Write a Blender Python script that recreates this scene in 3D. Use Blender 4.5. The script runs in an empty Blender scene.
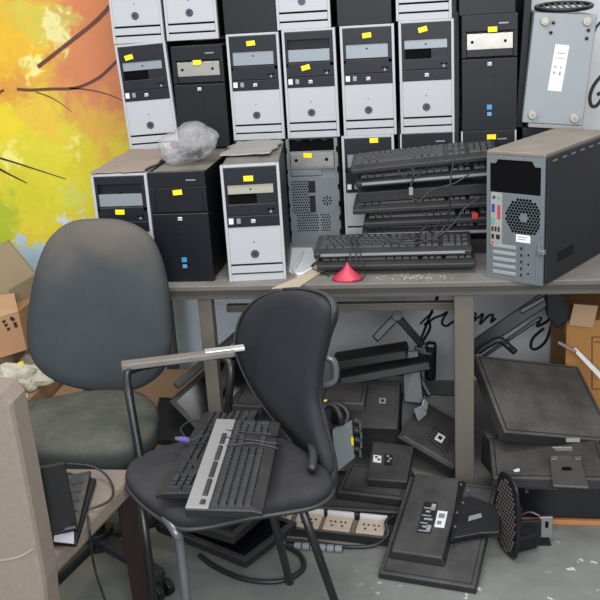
import bpy, bmesh, math, random
from mathutils import Vector, Matrix, noise
random.seed(7)
SC = bpy.context.scene
COL = SC.collection
V = Vector
PI = math.pi
def R(a): return math.radians(a)

# ------------------------------------------------------------------ camera
FPX, PITCH, ROLL, YAW = 934.05, .319, .0624, .1513
CAM = V((.6782, -2.7315, 1.5968))
_c, _s = math.cos(YAW), math.sin(YAW)
_fw = V((-_s, _c, 0)); RT = V((_c, _s, 0))
FW = math.cos(PITCH)*_fw - math.sin(PITCH)*V((0, 0, 1))
UP = math.sin(PITCH)*_fw + math.cos(PITCH)*V((0, 0, 1))
XC = math.cos(ROLL)*RT - math.sin(ROLL)*UP
YC = math.sin(ROLL)*RT + math.cos(ROLL)*UP
cam_d = bpy.data.cameras.new('camera'); cam = bpy.data.objects.new('camera', cam_d); COL.objects.link(cam)
cam_d.sensor_width = 36; cam_d.lens = FPX/600*36
m = Matrix((XC, YC, -FW)).transposed().to_4x4(); m.translation = CAM
cam.matrix_world = m; SC.camera = cam
def ray(px, py): return FW + XC*((px-300)/FPX) + YC*((300-py)/FPX)
def P(px, py, z=None, y=None, x=None):
    d = ray(px, py)
    t = (z-CAM.z)/d.z if z is not None else ((y-CAM.y)/d.y if y is not None else (x-CAM.x)/d.x)
    return CAM + t*d
def Pn(px, py, o, n):
    d = ray(px, py); return CAM + d*((V(o)-CAM).dot(n)/d.dot(n))

# ------------------------------------------------------------------ materials
def lin(c):
    return tuple(((v/255)/12.92 if v/255 <= .04045 else ((v/255+.055)/1.055)**2.4) for v in c) + (1,)
_M = {}
def mat(name, col, rough=.5, metal=0, dust=0, dustcol=(150, 146, 138), scale=14, var=.12, bump=.0, bscale=200, emis=0, spec=.5, smudge=0):
    if name in _M: return _M[name]
    m = bpy.data.materials.new(name); m.use_nodes = True; nt = m.node_tree; N = nt.nodes; L = nt.links
    b = N['Principled BSDF']; b.inputs['Roughness'].default_value = rough; b.inputs['Metallic'].default_value = metal
    b.inputs['Specular IOR Level'].default_value = spec
    tc = N.new('ShaderNodeTexCoord')
    nz = N.new('ShaderNodeTexNoise'); nz.inputs['Scale'].default_value = scale; nz.inputs['Detail'].default_value = 6; nz.inputs['Roughness'].default_value = .65
    L.new(tc.outputs['Object'], nz.inputs['Vector'])
    base = lin(col)
    mx = N.new('ShaderNodeMix'); mx.data_type = 'RGBA'
    mx.inputs[6].default_value = tuple(v*(1-var) for v in base[:3])+(1,)
    mx.inputs[7].default_value = tuple(min(1, v*(1+var)) for v in base[:3])+(1,)
    L.new(nz.outputs['Fac'], mx.inputs[0]); out = mx.outputs[2]
    if dust > 0:   # settled dust: thicker on surfaces that face up
        ge = N.new('ShaderNodeNewGeometry'); sp = N.new('ShaderNodeSeparateXYZ'); L.new(ge.outputs['Normal'], sp.inputs[0])
        mr = N.new('ShaderNodeMapRange'); mr.inputs[1].default_value = .2; mr.inputs[2].default_value = .95
        mr.inputs[3].default_value = smudge; mr.inputs[4].default_value = dust; L.new(sp.outputs['Z'], mr.inputs[0])
        n2 = N.new('ShaderNodeTexNoise'); n2.inputs['Scale'].default_value = 9; n2.inputs['Detail'].default_value = 8; n2.inputs['Roughness'].default_value = .75
        L.new(tc.outputs['Object'], n2.inputs['Vector'])
        m2 = N.new('ShaderNodeMapRange'); m2.inputs[1].default_value = .35; m2.inputs[2].default_value = .6; m2.inputs[3].default_value = .45; m2.inputs[4].default_value = 1
        L.new(n2.outputs['Fac'], m2.inputs[0])
        mu = N.new('ShaderNodeMath'); mu.operation = 'MULTIPLY'; L.new(mr.outputs[0], mu.inputs[0]); L.new(m2.outputs[0], mu.inputs[1])
        md = N.new('ShaderNodeMix'); md.data_type = 'RGBA'; L.new(mu.outputs[0], md.inputs[0]); L.new(out, md.inputs[6]); md.inputs[7].default_value = lin(dustcol)
        out = md.outputs[2]
    L.new(out, b.inputs['Base Color'])
    if bump > 0:
        nb = N.new('ShaderNodeTexNoise'); nb.inputs['Scale'].default_value = bscale; nb.inputs['Detail'].default_value = 3
        L.new(tc.outputs['Object'], nb.inputs['Vector'])
        bp = N.new('ShaderNodeBump'); bp.inputs['Strength'].default_value = bump; bp.inputs['Distance'].default_value = .002
        L.new(nb.outputs['Fac'], bp.inputs['Height']); L.new(bp.outputs['Normal'], b.inputs['Normal'])
    if emis: b.inputs['Emission Color'].default_value = base; b.inputs['Emission Strength'].default_value = emis
    _M[name] = m; return m

silver = mat('silver_plastic', (172, 174, 178), .42, 0, .3, (150, 148, 142), var=.05)
blackp = mat('black_panel_plastic', (25, 28, 35), .42, 0, .4, var=.15, spec=.3)
blackb = mat('black_bezel_plastic', (17, 19, 25), .45, 0, .3, var=.15, spec=.3)
casem = mat('dark_case_steel', (22, 24, 30), .5, .05, .95, (140, 135, 126), var=.15, spec=.3)
caseg = mat('grey_case_steel', (142, 149, 153), .5, .05, .3, (150, 150, 148), var=.05)
zinc = mat('zinc_chassis', (118, 126, 130), .42, .4, .2, var=.2)
bright = mat('bright_drive_blank', (168, 166, 160), .32, .7, 0, scale=30, var=.2)
blank = mat('grey_drive_blank', (136, 144, 150), .4, .25, 0, var=.06)
beigeb = mat('beige_drive_blank', (160, 158, 142), .45, .15, 0, var=.06)
hole = mat('black_recess', (7, 7, 9), .8, var=.05, spec=.1)
yellow = mat('yellow_paper_label', (247, 222, 20), .6, var=.03)
whitep = mat('white_paper_label', (222, 224, 228), .6, var=.04)
inkm = mat('black_ink', (25, 25, 28), .6)
blues = mat('blue_sticker', (60, 140, 195), .4)
btn = mat('navy_button', (44, 48, 66), .3)
btng = mat('button_ring', (110, 114, 130), .3, .3)
mon = mat('monitor_plastic', (26, 27, 31), .5, 0, .55, (92, 91, 89), var=.2, bump=.1, smudge=.05)
mond = mat('monitor_plastic_dusty', (30, 31, 34), .6, 0, .7, (92, 90, 87), var=.25, bump=.1, smudge=.1)
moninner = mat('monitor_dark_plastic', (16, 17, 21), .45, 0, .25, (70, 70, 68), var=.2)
armm = mat('stand_dark_metal', (17, 18, 23), .4, .1, .12, (90, 90, 92), var=.2)
steel = mat('dull_steel', (150, 150, 150), .4, .7, .2, var=.15)
rusty = mat('rusty_steel', (140, 110, 92), .6, .5, .1, var=.3)
kbm = mat('keyboard_black', (19, 20, 24), .5, 0, .2, (120, 118, 114), var=.15)
kbk = mat('keycap_black', (27, 29, 33), .5, 0, .33, (98, 98, 98), var=.15)
kbs = mat('keyboard_silver', (150, 150, 150), .45, .1, .15, var=.05)
kbst = mat('keyboard_grey_trim', (134, 136, 140), .4, .1, .2, var=.1)
cablem = mat('black_cable', (28, 28, 32), .45, 0, .25, (90, 90, 90))
greyc = mat('grey_hose', (128, 134, 142), .5)
purple = mat('purple_plug', (110, 90, 160), .4)
tabletop = mat('dusty_laminate', (96, 92, 88), .6, 0, .8, (146, 141, 135), scale=5, var=.3, bump=.1)
tframe = mat('beige_grey_steel_frame', (104, 99, 90), .5, .1, .15, scale=8, var=.18, bump=.1, bscale=60)
fab1 = mat('grey_green_worn_fabric', (52, 57, 56), .95, 0, .5, (122, 122, 106), scale=7, var=.4, bump=.5, bscale=500, spec=.15)
fab1b = mat('grey_worn_back_fabric', (66, 70, 73), .95, scale=4, var=.42, bump=.5, bscale=500, spec=.15)
def worn_band(m, z0, z1, col, k):
    nt = m.node_tree; N = nt.nodes; L = nt.links; b = N['Principled BSDF']; src = b.inputs['Base Color'].links[0].from_socket
    tc = N.new('ShaderNodeTexCoord'); sp = N.new('ShaderNodeSeparateXYZ'); L.new(tc.outputs['Object'], sp.inputs[0])
    nz = N.new('ShaderNodeTexNoise'); nz.inputs['Scale'].default_value = 5; nz.inputs['Detail'].default_value = 7; L.new(tc.outputs['Object'], nz.inputs['Vector'])
    a = N.new('ShaderNodeMath'); a.operation = 'MULTIPLY_ADD'; L.new(nz.outputs['Fac'], a.inputs[0]); a.inputs[1].default_value = .35; L.new(sp.outputs['Z'], a.inputs[2])
    r = N.new('ShaderNodeMapRange'); r.interpolation_type = 'SMOOTHSTEP'; r.inputs[1].default_value = z0; r.inputs[2].default_value = z1; r.inputs[4].default_value = k; L.new(a.outputs[0], r.inputs[0])
    mx = N.new('ShaderNodeMix'); mx.data_type = 'RGBA'; L.new(r.outputs[0], mx.inputs[0]); L.new(src, mx.inputs[6]); mx.inputs[7].default_value = lin(col); L.new(mx.outputs[2], b.inputs['Base Color'])
worn_band(fab1b, .98, 1.20, (108, 101, 92), .75)
fab2 = mat('black_worn_fabric', (40, 41, 46), .9, 0, .3, (98, 97, 98), scale=7, var=.35, smudge=.06, bump=.4, bscale=600, spec=.2)
shellm = mat('black_chair_shell', (34, 35, 38), .45, 0, .35, (110, 110, 112), var=.15)
tubem = mat('black_chair_tube', (30, 31, 34), .35, .3, .1, var=.15)
tubeg = mat('worn_grey_tube', (110, 112, 118), .35, .5, .1, var=.15)
padm = mat('scuffed_arm_board', (112, 106, 100), .6, 0, .3, (150, 145, 138), scale=22, var=.3)
beige = mat('beige_upholstery', (134, 123, 113), .95, 0, .1, (150, 140, 128), scale=60, var=.16, bump=.7, bscale=350, spec=.1)
woodd = mat('dark_red_wood', (38, 24, 23), .45, var=.2)
card = mat('brown_cardboard', (176, 134, 98), .85, scale=6, var=.1)
cardt = mat('tan_cardboard', (158, 140, 112), .85, scale=6, var=.12)
cardd = mat('dusty_cardboard', (150, 132, 118), .9, 0, .4, (160, 152, 142), scale=10, var=.15)
cardo = mat('orange_brown_cardboard', (178, 128, 72), .85, scale=6, var=.1)
cardp = mat('pinkish_cardboard', (184, 150, 120), .85, scale=5, var=.08)
paper = mat('cream_paper', (206, 200, 182), .8, scale=8, var=.08)
pink = mat('pink_red_plastic', (196, 62, 84), .45, var=.1)
socket = mat('beige_socket', (190, 176, 158), .5, scale=60, var=.12)
brownd = mat('brown_divider', (118, 104, 90), .6, var=.15)
plank = mat('orange_wood', (186, 128, 78), .6, scale=12, var=.15)
redm = mat('red_print', (190, 50, 45), .6)
glassl = mat('laptop_screen', (14, 15, 19), .18, var=.02)
ports = {k: mat('port_'+k, c, .4) for k, c in dict(blue=(50, 60, 130), red=(170, 60, 80), teal=(90, 150, 140), dark=(30, 30, 34)).items()}

def ramp_noise_floor():
    m = bpy.data.materials.new('speckled_concrete'); m.use_nodes = True; nt = m.node_tree; N = nt.nodes; L = nt.links
    b = N['Principled BSDF']; b.inputs['Roughness'].default_value = .42
    tc = N.new('ShaderNodeTexCoord')
    a = N.new('ShaderNodeTexNoise'); a.inputs['Scale'].default_value = 3.5; a.inputs['Detail'].default_value = 9; a.inputs['Roughness'].default_value = .7
    L.new(tc.outputs['Object'], a.inputs['Vector'])
    r = N.new('ShaderNodeValToRGB'); r.color_ramp.elements[0].position = .3; r.color_ramp.elements[0].color = lin((112, 116, 112))
    r.color_ramp.elements[1].position = .7; r.color_ramp.elements[1].color = lin((140, 143, 138)); L.new(a.outputs['Fac'], r.inputs[0])
    # flecks of white paint spilled near the stack of monitors
    v = N.new('ShaderNodeTexVoronoi'); v.inputs['Scale'].default_value = 26; v.inputs['Randomness'].default_value = 1
    n3 = N.new('ShaderNodeTexNoise'); n3.inputs['Scale'].default_value = 60
    L.new(tc.outputs['Object'], n3.inputs['Vector'])
    mixv = N.new('ShaderNodeMix'); mixv.data_type = 'VECTOR'; mixv.inputs[0].default_value = .035
    L.new(tc.outputs['Object'], mixv.inputs[4]); L.new(n3.outputs['Color'], mixv.inputs[5]); L.new(mixv.outputs[1], v.inputs['Vector'])
    lt = N.new('ShaderNodeMapRange'); lt.inputs[1].default_value = .2; lt.inputs[2].default_value = .14; L.new(v.outputs['Distance'], lt.inputs[0])
    wn = N.new('ShaderNodeTexNoise'); wn.inputs['Scale'].default_value = 7; L.new(tc.outputs['Object'], wn.inputs['Vector'])
    g = N.new('ShaderNodeMapRange'); g.inputs[1].default_value = .5; g.inputs[2].default_value = .6; L.new(wn.outputs['Fac'], g.inputs[0])
    d = N.new('ShaderNodeVectorMath'); d.operation = 'DISTANCE'; d.inputs[1].default_value = P(575, 560, z=0); L.new(tc.outputs['Object'], d.inputs[0])
    dm = N.new('ShaderNodeMapRange'); dm.inputs[1].default_value = .75; dm.inputs[2].default_value = .25; L.new(d.outputs['Value'], dm.inputs[0])
    m1 = N.new('ShaderNodeMath'); m1.operation = 'MULTIPLY'; L.new(lt.outputs[0], m1.inputs[0]); L.new(g.outputs[0], m1.inputs[1])
    m2 = N.new('ShaderNodeMath'); m2.operation = 'MULTIPLY'; L.new(m1.outputs[0], m2.inputs[0]); L.new(dm.outputs[0], m2.inputs[1])
    mx = N.new('ShaderNodeMix'); mx.data_type = 'RGBA'; L.new(m2.outputs[0], mx.inputs[0]); L.new(r.outputs[0], mx.inputs[6]); mx.inputs[7].default_value = lin((225, 225, 222))
    L.new(mx.outputs[2], b.inputs['Base Color'])
    bp = N.new('ShaderNodeBump'); bp.inputs['Strength'].default_value = .15; L.new(a.outputs['Fac'], bp.inputs['Height']); L.new(bp.outputs[0], b.inputs['Normal'])
    return m

WY = .95
def mural():
    m = bpy.data.materials.new('mural_paint'); m.use_nodes = True; nt = m.node_tree; N = nt.nodes; L = nt.links
    b = N['Principled BSDF']; b.inputs['Roughness'].default_value = .55
    tc = N.new('ShaderNodeTexCoord')
    n1 = N.new('ShaderNodeTexNoise'); n1.inputs['Scale'].default_value = 4.5; n1.inputs['Detail'].default_value = 7; n1.inputs['Roughness'].default_value = .6
    L.new(tc.outputs['Object'], n1.inputs['Vector'])
    sb = N.new('ShaderNodeVectorMath'); sb.operation = 'SUBTRACT'; L.new(n1.outputs['Color'], sb.inputs[0]); sb.inputs[1].default_value = (.5, .5, .5)
    sc = N.new('ShaderNodeVectorMath'); sc.operation = 'SCALE'; sc.inputs['Scale'].default_value = .34; L.new(sb.outputs[0], sc.inputs[0])
    ad = N.new('ShaderNodeVectorMath'); ad.operation = 'ADD'; L.new(tc.outputs['Object'], ad.inputs[0]); L.new(sc.outputs[0], ad.inputs[1])
    n9 = N.new('ShaderNodeTexNoise'); n9.inputs['Scale'].default_value = 16; n9.inputs['Detail'].default_value = 6; n9.inputs['Distortion'].default_value = 1.2; L.new(tc.outputs['Object'], n9.inputs['Vector'])
    s9 = N.new('ShaderNodeVectorMath'); s9.operation = 'SUBTRACT'; L.new(n9.outputs['Color'], s9.inputs[0]); s9.inputs[1].default_value = (.5, .5, .5)
    c9 = N.new('ShaderNodeVectorMath'); c9.operation = 'SCALE'; c9.inputs['Scale'].default_value = .2; L.new(s9.outputs[0], c9.inputs[0])
    a9 = N.new('ShaderNodeVectorMath'); a9.operation = 'ADD'; L.new(ad.outputs[0], a9.inputs[0]); L.new(c9.outputs[0], a9.inputs[1]); ad = a9
    cur = None
    base = N.new('ShaderNodeRGB'); base.outputs[0].default_value = lin((206, 208, 210)); cur = base.outputs[0]
    def blob(px, py, rpx, col, soft=.6):
        nonlocal cur
        c = P(px, py, y=WY); r = rpx/248.
        d = N.new('ShaderNodeVectorMath'); d.operation = 'DISTANCE'; L.new(ad.outputs[0], d.inputs[0]); d.inputs[1].default_value = c
        mr = N.new('ShaderNodeMapRange'); mr.interpolation_type = 'SMOOTHSTEP'; mr.inputs[1].default_value = r; mr.inputs[2].default_value = r*(1-soft)
        L.new(d.outputs['Value'], mr.inputs[0])
        mx = N.new('ShaderNodeMix'); mx.data_type = 'RGBA'; L.new(mr.outputs[0], mx.inputs[0]); L.new(cur, mx.inputs[6]); mx.inputs[7].default_value = lin(col); cur = mx.outputs[2]
    blob(20, 100, 190, (230, 200, 60), .08)
    blob(-120, 60, 190, (232, 205, 50), .1)
    blob(60, 170, 105, (222, 210, 50), .5)
    blob(75, 20, 95, (214, 128, 78), .6)
    blob(105, 75, 75, (216, 132, 84), .6)
    blob(100, 130, 45, (222, 172, 66), .7)
    blob(20, 20, 60, (226, 186, 56), .7)
    blob(10, 50, 42, (238, 188, 40), .6)
    blob(35, 22, 26, (214, 196, 70), .6)
    blob(62, 20, 17, (206, 178, 86), .6)
    blob(15, 85, 32, (224, 158, 60), .7)
    blob(40, 115, 34, (236, 196, 60), .7)
    blob(10, 130, 34, (240, 216, 40), .7)
    blob(30, 190, 40, (214, 206, 40), .7)
    blob(85, 160, 30, (216, 200, 40), .7)
    blob(0, 225, 42, (178, 190, 40), .6)
    blob(70, 205, 18, (212, 212, 90), .5)
    blob(50, 30, 20, (236, 226, 150), .6); blob(25, 60, 14, (240, 232, 140), .6); blob(12, 160, 18, (244, 236, 120), .6); blob(70, 145, 16, (236, 222, 110), .6)
    blob(78, 268, 52, (212, 220, 226), .15)
    blob(35, 270, 36, (178, 204, 216), .15)
    blob(5, 300, 52, (176, 200, 212), .3)
    blob(185, 335, 60, (222, 236, 244), .3)
    blob(240, 330, 50, (222, 234, 242), .3)
    # blue-grey painted band low on the right
    n2 = N.new('ShaderNodeTexNoise'); n2.inputs['Scale'].default_value = 30; n2.inputs['Detail'].default_value = 5; L.new(tc.outputs['Object'], n2.inputs['Vector'])
    hv = N.new('ShaderNodeMapRange'); hv.inputs[3].default_value = .9; hv.inputs[4].default_value = 1.08; L.new(n2.outputs['Fac'], hv.inputs[0])
    vm = N.new('ShaderNodeVectorMath'); vm.operation = 'SCALE'; L.new(cur, vm.inputs[0]); L.new(hv.outputs[0], vm.inputs['Scale'])
    L.new(vm.outputs[0], b.inputs['Base Color'])
    return m

# ------------------------------------------------------------------ mesh helpers
class MB:
    def __init__(s): s.bm = bmesh.new()
    def box(s, x0, x1, y0, y1, z0, z1, M=None):
        vs = [s.bm.verts.new(V((x, y, z)) if M is None else M @ V((x, y, z))) for z in (z0, z1) for y in (y0, y1) for x in (x0, x1)]
        for f in ((0, 2, 3, 1), (4, 5, 7, 6), (0, 1, 5, 4), (2, 6, 7, 3), (0, 4, 6, 2), (1, 3, 7, 5)):
            s.bm.faces.new([vs[i] for i in f])
        return s
    def frustum(s, r0, r1, z0, z1, M=None):   # r = (x0,x1,y0,y1)
        vs = []
        for r, z in ((r0, z0), (r1, z1)):
            for y in (r[2], r[3]):
                for x in (r[0], r[1]):
                    p = V((x, y, z)); vs.append(s.bm.verts.new(p if M is None else M @ p))
        for f in ((0, 2, 3, 1), (4, 5, 7, 6), (0, 1, 5, 4), (2, 6, 7, 3), (0, 4, 6, 2), (1, 3, 7, 5)):
            s.bm.faces.new([vs[i] for i in f])
        return s
    def cyl(s, p0, p1, r, n=20, r2=None):
        p0, p1 = V(p0), V(p1); r2 = r if r2 is None else r2
        d = (p1-p0).normalized(); a = d.orthogonal().normalized(); b = d.cross(a)
        A = [s.bm.verts.new(p0+(a*math.cos(2*PI*i/n)+b*math.sin(2*PI*i/n))*r) for i in range(n)]
        B = [s.bm.verts.new(p1+(a*math.cos(2*PI*i/n)+b*math.sin(2*PI*i/n))*r2) for i in range(n)]
        for i in range(n): s.bm.faces.new((A[i], A[(i+1) % n], B[(i+1) % n], B[i]))
        s.bm.faces.new(A[::-1]); s.bm.faces.new(B); return s
    def tube(s, pts, r, n=10, smooth=6):
        pts = [V(p) for p in pts]
        if smooth and len(pts) > 2: pts = catmull(pts, smooth)
        rings = []; a = None
        for i, p in enumerate(pts):
            d = (pts[min(i+1, len(pts)-1)]-pts[max(i-1, 0)]).normalized()
            if a is None: a = d.orthogonal().normalized()
            else: a = (a-d*a.dot(d)).normalized()
            b = d.cross(a)
            rings.append([s.bm.verts.new(p+(a*math.cos(2*PI*k/n)+b*math.sin(2*PI*k/n))*r) for k in range(n)])
        for A, B in zip(rings, rings[1:]):
            for k in range(n): s.bm.faces.new((A[k], A[(k+1) % n], B[(k+1) % n], B[k]))
        s.bm.faces.new(rings[0][::-1]); s.bm.faces.new(rings[-1]); return s
    def prism(s, pts, off):      # closed 3-D polygon extruded by vector off
        off = V(off); A = [s.bm.verts.new(V(p)) for p in pts]; B = [s.bm.verts.new(V(p)+off) for p in pts]; n = len(A)
        s.bm.faces.new(A[::-1]); s.bm.faces.new(B)
        for i in range(n): s.bm.faces.new((A[i], A[(i+1) % n], B[(i+1) % n], B[i]))
        return s
    def pad(s, out, o, ax, ay, th, dome=.3, k=None):
        """cushion: 2-D closed outline in the plane (o, ax, ay), rounded rim, thickness th, slightly domed"""
        ax, ay = V(ax).normalized(), V(ay).normalized(); nz = ax.cross(ay).normalized()
        pts = catmull([V((p[0], p[1], 0)) for p in out]+[V((out[0][0], out[0][1], 0))], 5, closed=True)
        cx = sum(p.x for p in pts)/len(pts); cy = sum(p.y for p in pts)/len(pts); n = len(pts)
        prof = [(.0, -.5), (.4, -.5), (.8, -.49), (.94, -.42), (.985, -.25), (1, 0), (.985, .25), (.94, .42), (.8, .5+dome*.25), (.55, .5+dome*.7), (.28, .5+dome*.93), (0, .5+dome)]
        rings = []
        for sc_, h in prof:
            if sc_ == 0: rings.append([s.bm.verts.new(V(o)+ax*cx+ay*cy+nz*(h*th+(k(0, 0) if k else 0)))])
            else:
                rg = []
                for p in pts:
                    x = cx+(p.x-cx)*sc_; y = cy+(p.y-cy)*sc_
                    rg.append(s.bm.verts.new(V(o)+ax*x+ay*y+nz*(h*th+(k(x-cx, y-cy) if k else 0))))
                rings.append(rg)
        for A, B in zip(rings, rings[1:]):
            for i in range(n):
                j = (i+1) % n
                if len(A) == 1: s.bm.faces.new((A[0], B[j], B[i]))
                elif len(B) == 1: s.bm.faces.new((A[i], A[j], B[0]))
                else: s.bm.faces.new((A[i], A[j], B[j], B[i]))
        return s
def catmull(pts, k=6, closed=False):
    r = []; n = len(pts)
    for i in range(n-1):
        p1, p2 = pts[i], pts[i+1]
        p0 = pts[i-1] if i > 0 else (pts[-2] if closed else p1); p3 = pts[i+2] if i+2 < n else (pts[1] if closed else p2)
        for j in range(k):
            t = j/k
            r.append(.5*((2*p1)+(p2-p0)*t+(2*p0-5*p1+4*p2-p3)*t*t+(3*p1-p0-3*p2+p3)*t**3))
    if not closed: r.append(pts[-1])
    return r
def part(name, mb, mt, parent=None, bevel=0, smooth=False, label=None, M=None):
    bmesh.ops.recalc_face_normals(mb.bm, faces=mb.bm.faces)
    me = bpy.data.meshes.new(name); mb.bm.to_mesh(me); mb.bm.free(); me.materials.append(mt)
    o = bpy.data.objects.new(name, me); COL.objects.link(o)
    if parent is not None: o.parent = parent
    if M is not None: o.matrix_local = M
    if smooth:
        for p in me.polygons: p.use_smooth = True
    if bevel:
        b = o.modifiers.new('bevel', 'BEVEL'); b.width = bevel; b.segments = 2; b.limit_method = 'ANGLE'; b.angle_limit = R(40)
    if label: o['label'] = label
    return o
def tag(o, label, cat, group=None):
    o['label'] = label; o['category'] = cat
    if group: o['group'] = group
    return o
def thing(name, label, cat, M=None, group=None):
    o = bpy.data.objects.new(name, None); COL.objects.link(o); o.empty_display_size = .05
    if M is not None: o.matrix_world = M
    return tag(o, label, cat, group)
def solo(name, mb, mt, label, cat, group=None, origin=None, **k):
    """one-mesh thing; the mesh is built in world coordinates and its origin moved to its lowest centre"""
    vs = [v.co.copy() for v in mb.bm.verts]
    if origin is None:
        origin = V(((min(v.x for v in vs)+max(v.x for v in vs))/2, (min(v.y for v in vs)+max(v.y for v in vs))/2, min(v.z for v in vs)))
    for v in mb.bm.verts: v.co -= origin
    o = part(name, mb, mt, **k); o.location = origin
    return tag(o, label, cat, group)
def struct(name, mb, mt, **k):
    o = part(name, mb, mt, **k); o['kind'] = 'structure'; return o
def TR(loc, rz=0, rx=0, ry=0): return Matrix.Translation(V(loc)) @ Matrix.Rotation(rz, 4, 'Z') @ Matrix.Rotation(rx, 4, 'X') @ Matrix.Rotation(ry, 4, 'Y')
def frame(o, xp, yp):
    """matrix with origin o, x towards xp, y roughly towards yp; returns (M, len x, len y)"""
    o, xp, yp = V(o), V(xp), V(yp); lx = (xp-o).length; x = (xp-o).normalized(); y = yp-o; y = y-x*y.dot(x); ly = y.length; y.normalize(); z = x.cross(y)
    M = Matrix((x, y, z)).transposed().to_4x4(); M.translation = o; return M, lx, ly
def rest(root, z=0.0):
    """set the thing down so its lowest vertex is on height z"""
    bpy.context.view_layer.update()
    lo = min((c.matrix_world @ v.co).z for c in [root]+list(root.children_recursive) if c.type == 'MESH' for v in c.data.vertices)
    root.matrix_world = Matrix.Translation((0, 0, z-lo)) @ root.matrix_world
    bpy.context.view_layer.update()
def text_mesh(s, size, depth=.0006):
    cu = bpy.data.curves.new('t', 'FONT'); cu.body = s; cu.size = size; cu.extrude = depth; cu.align_x = 'CENTER'; cu.align_y = 'CENTER'; cu.resolution_u = 2
    o = bpy.data.objects.new('t', cu); COL.objects.link(o); bpy.context.view_layer.update()
    me = bpy.data.meshes.new_from_object(o.evaluated_get(bpy.context.evaluated_depsgraph_get())); bpy.data.objects.remove(o)
    mb = MB(); mb.bm.from_mesh(me); return mb
def lettering(name, s, size, mt, parent, M):
    o = part(name, text_mesh(s, size), mt, parent, M=M); return o

# ------------------------------------------------------------------ setting
mb = MB(); mb.box(-4, 5, -5, WY+.1, -.1, 0); struct('floor', mb, ramp_noise_floor())
mb = MB(); mb.box(-4, 5, WY, WY+.1, 0, 3.0); wall = struct('wall_back', mb, mural())
def stroke(name, pts, w, mt, taper=False, sm=6):
    """brush stroke painted on the back wall: pts in picture pixels, w width in metres"""
    pts = [P(a, b, y=WY) for a, b in pts]; pts = catmull(pts, sm) if len(pts) > 2 else pts
    mb = MB(); L_, R_ = [], []
    for i, p in enumerate(pts):
        d = pts[min(i+1, len(pts)-1)]-pts[max(i-1, 0)]; d.y = 0; d.normalize(); n = V((d.z, 0, -d.x))
        t = i/(len(pts)-1); ww = w*.5*((1-.75*t) if taper else 1)
        L_.append(V((p.x, WY-.002, p.z))+n*ww); R_.append(V((p.x, WY-.002, p.z))-n*ww)
    bm = mb.bm; a = [bm.verts.new(v) for v in L_]; b = [bm.verts.new(v) for v in R_]
    c = [bm.verts.new(v+V((0, .004, 0))) for v in L_]; d = [bm.verts.new(v+V((0, .004, 0))) for v in R_]
    for i in range(len(a)-1):
        bm.faces.new((a[i], a[i+1], b[i+1], b[i])); bm.faces.new((a[i], c[i], c[i+1], a[i+1])); bm.faces.new((b[i], b[i+1], d[i+1], d[i])); bm.faces.new((c[i], d[i], d[i+1], c[i+1]))
    bm.faces.new((a[0], b[0], d[0], c[0])); bm.faces.new((a[-1], c[-1], d[-1], b[-1]))
    o = part(name, mb, mt, wall); return o
branchm = mat('brown_branch_paint', (104, 58, 46), .6, var=.2)
branchd = mat('dark_branch_paint', (52, 40, 32), .6, var=.2)
stroke('painted_branch', [(112, 4), (95, 22), (70, 42), (38, 67)], .016, branchm)
stroke('painted_branch', [(17, 89), (30, 90), (50, 89), (75, 88), (95, 80), (108, 70), (125, 52)], .012, branchm)
stroke('painted_branch', [(70, 88), (90, 90), (110, 95), (130, 104)], .007, branchm, True)
stroke('painted_branch', [(36, 92), (50, 97), (62, 104), (72, 112)], .005, branchm, True)
stroke('painted_branch', [(0, 93), (-12, 96), (-30, 93)], .014, branchm)
stroke('painted_branch', [(4, 90), (-2, 93)], .01, branchm)
stroke('painted_branch', [(-8, 156), (10, 161), (35, 169), (66, 179)], .01, branchd, True)
stroke('painted_branch', [(-10, 163), (5, 172), (27, 183)], .013, branchd, True)
for pts, w in (([(438, 296), (434, 306), (429, 318), (424, 331), (420, 341), (418, 345), (421, 343), (426, 336), (430, 328), (429, 322), (424, 325)], .011),
               ([(420, 324), (426, 318), (433, 312)], .009), ([(428, 323), (434, 318), (442, 315), (447, 312), (444, 317), (442, 323), (446, 326), (451, 323), (457, 319)], .010),
               ([(466, 322), (471, 314), (476, 314), (472, 322), (478, 317)], .009), ([(478, 318), (483, 314), (480, 324), (488, 316), (493, 315), (491, 322), (496, 318)], .010),
               ([(534, 322), (541, 318), (537, 326), (546, 322), (553, 316), (550, 330), (545, 342), (536, 349), (531, 347), (533, 338), (544, 328)], .012),
               ([(436, 301), (437, 297)], .012),
               ([(603, 74), (594, 85), (590, 96), (591, 105), (596, 106), (602, 98), (603, 92), (597, 95)], .013), ([(605, 18), (597, 26), (594, 32)], .009)):
    stroke('painted_letter', pts, w, inkm)

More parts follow.
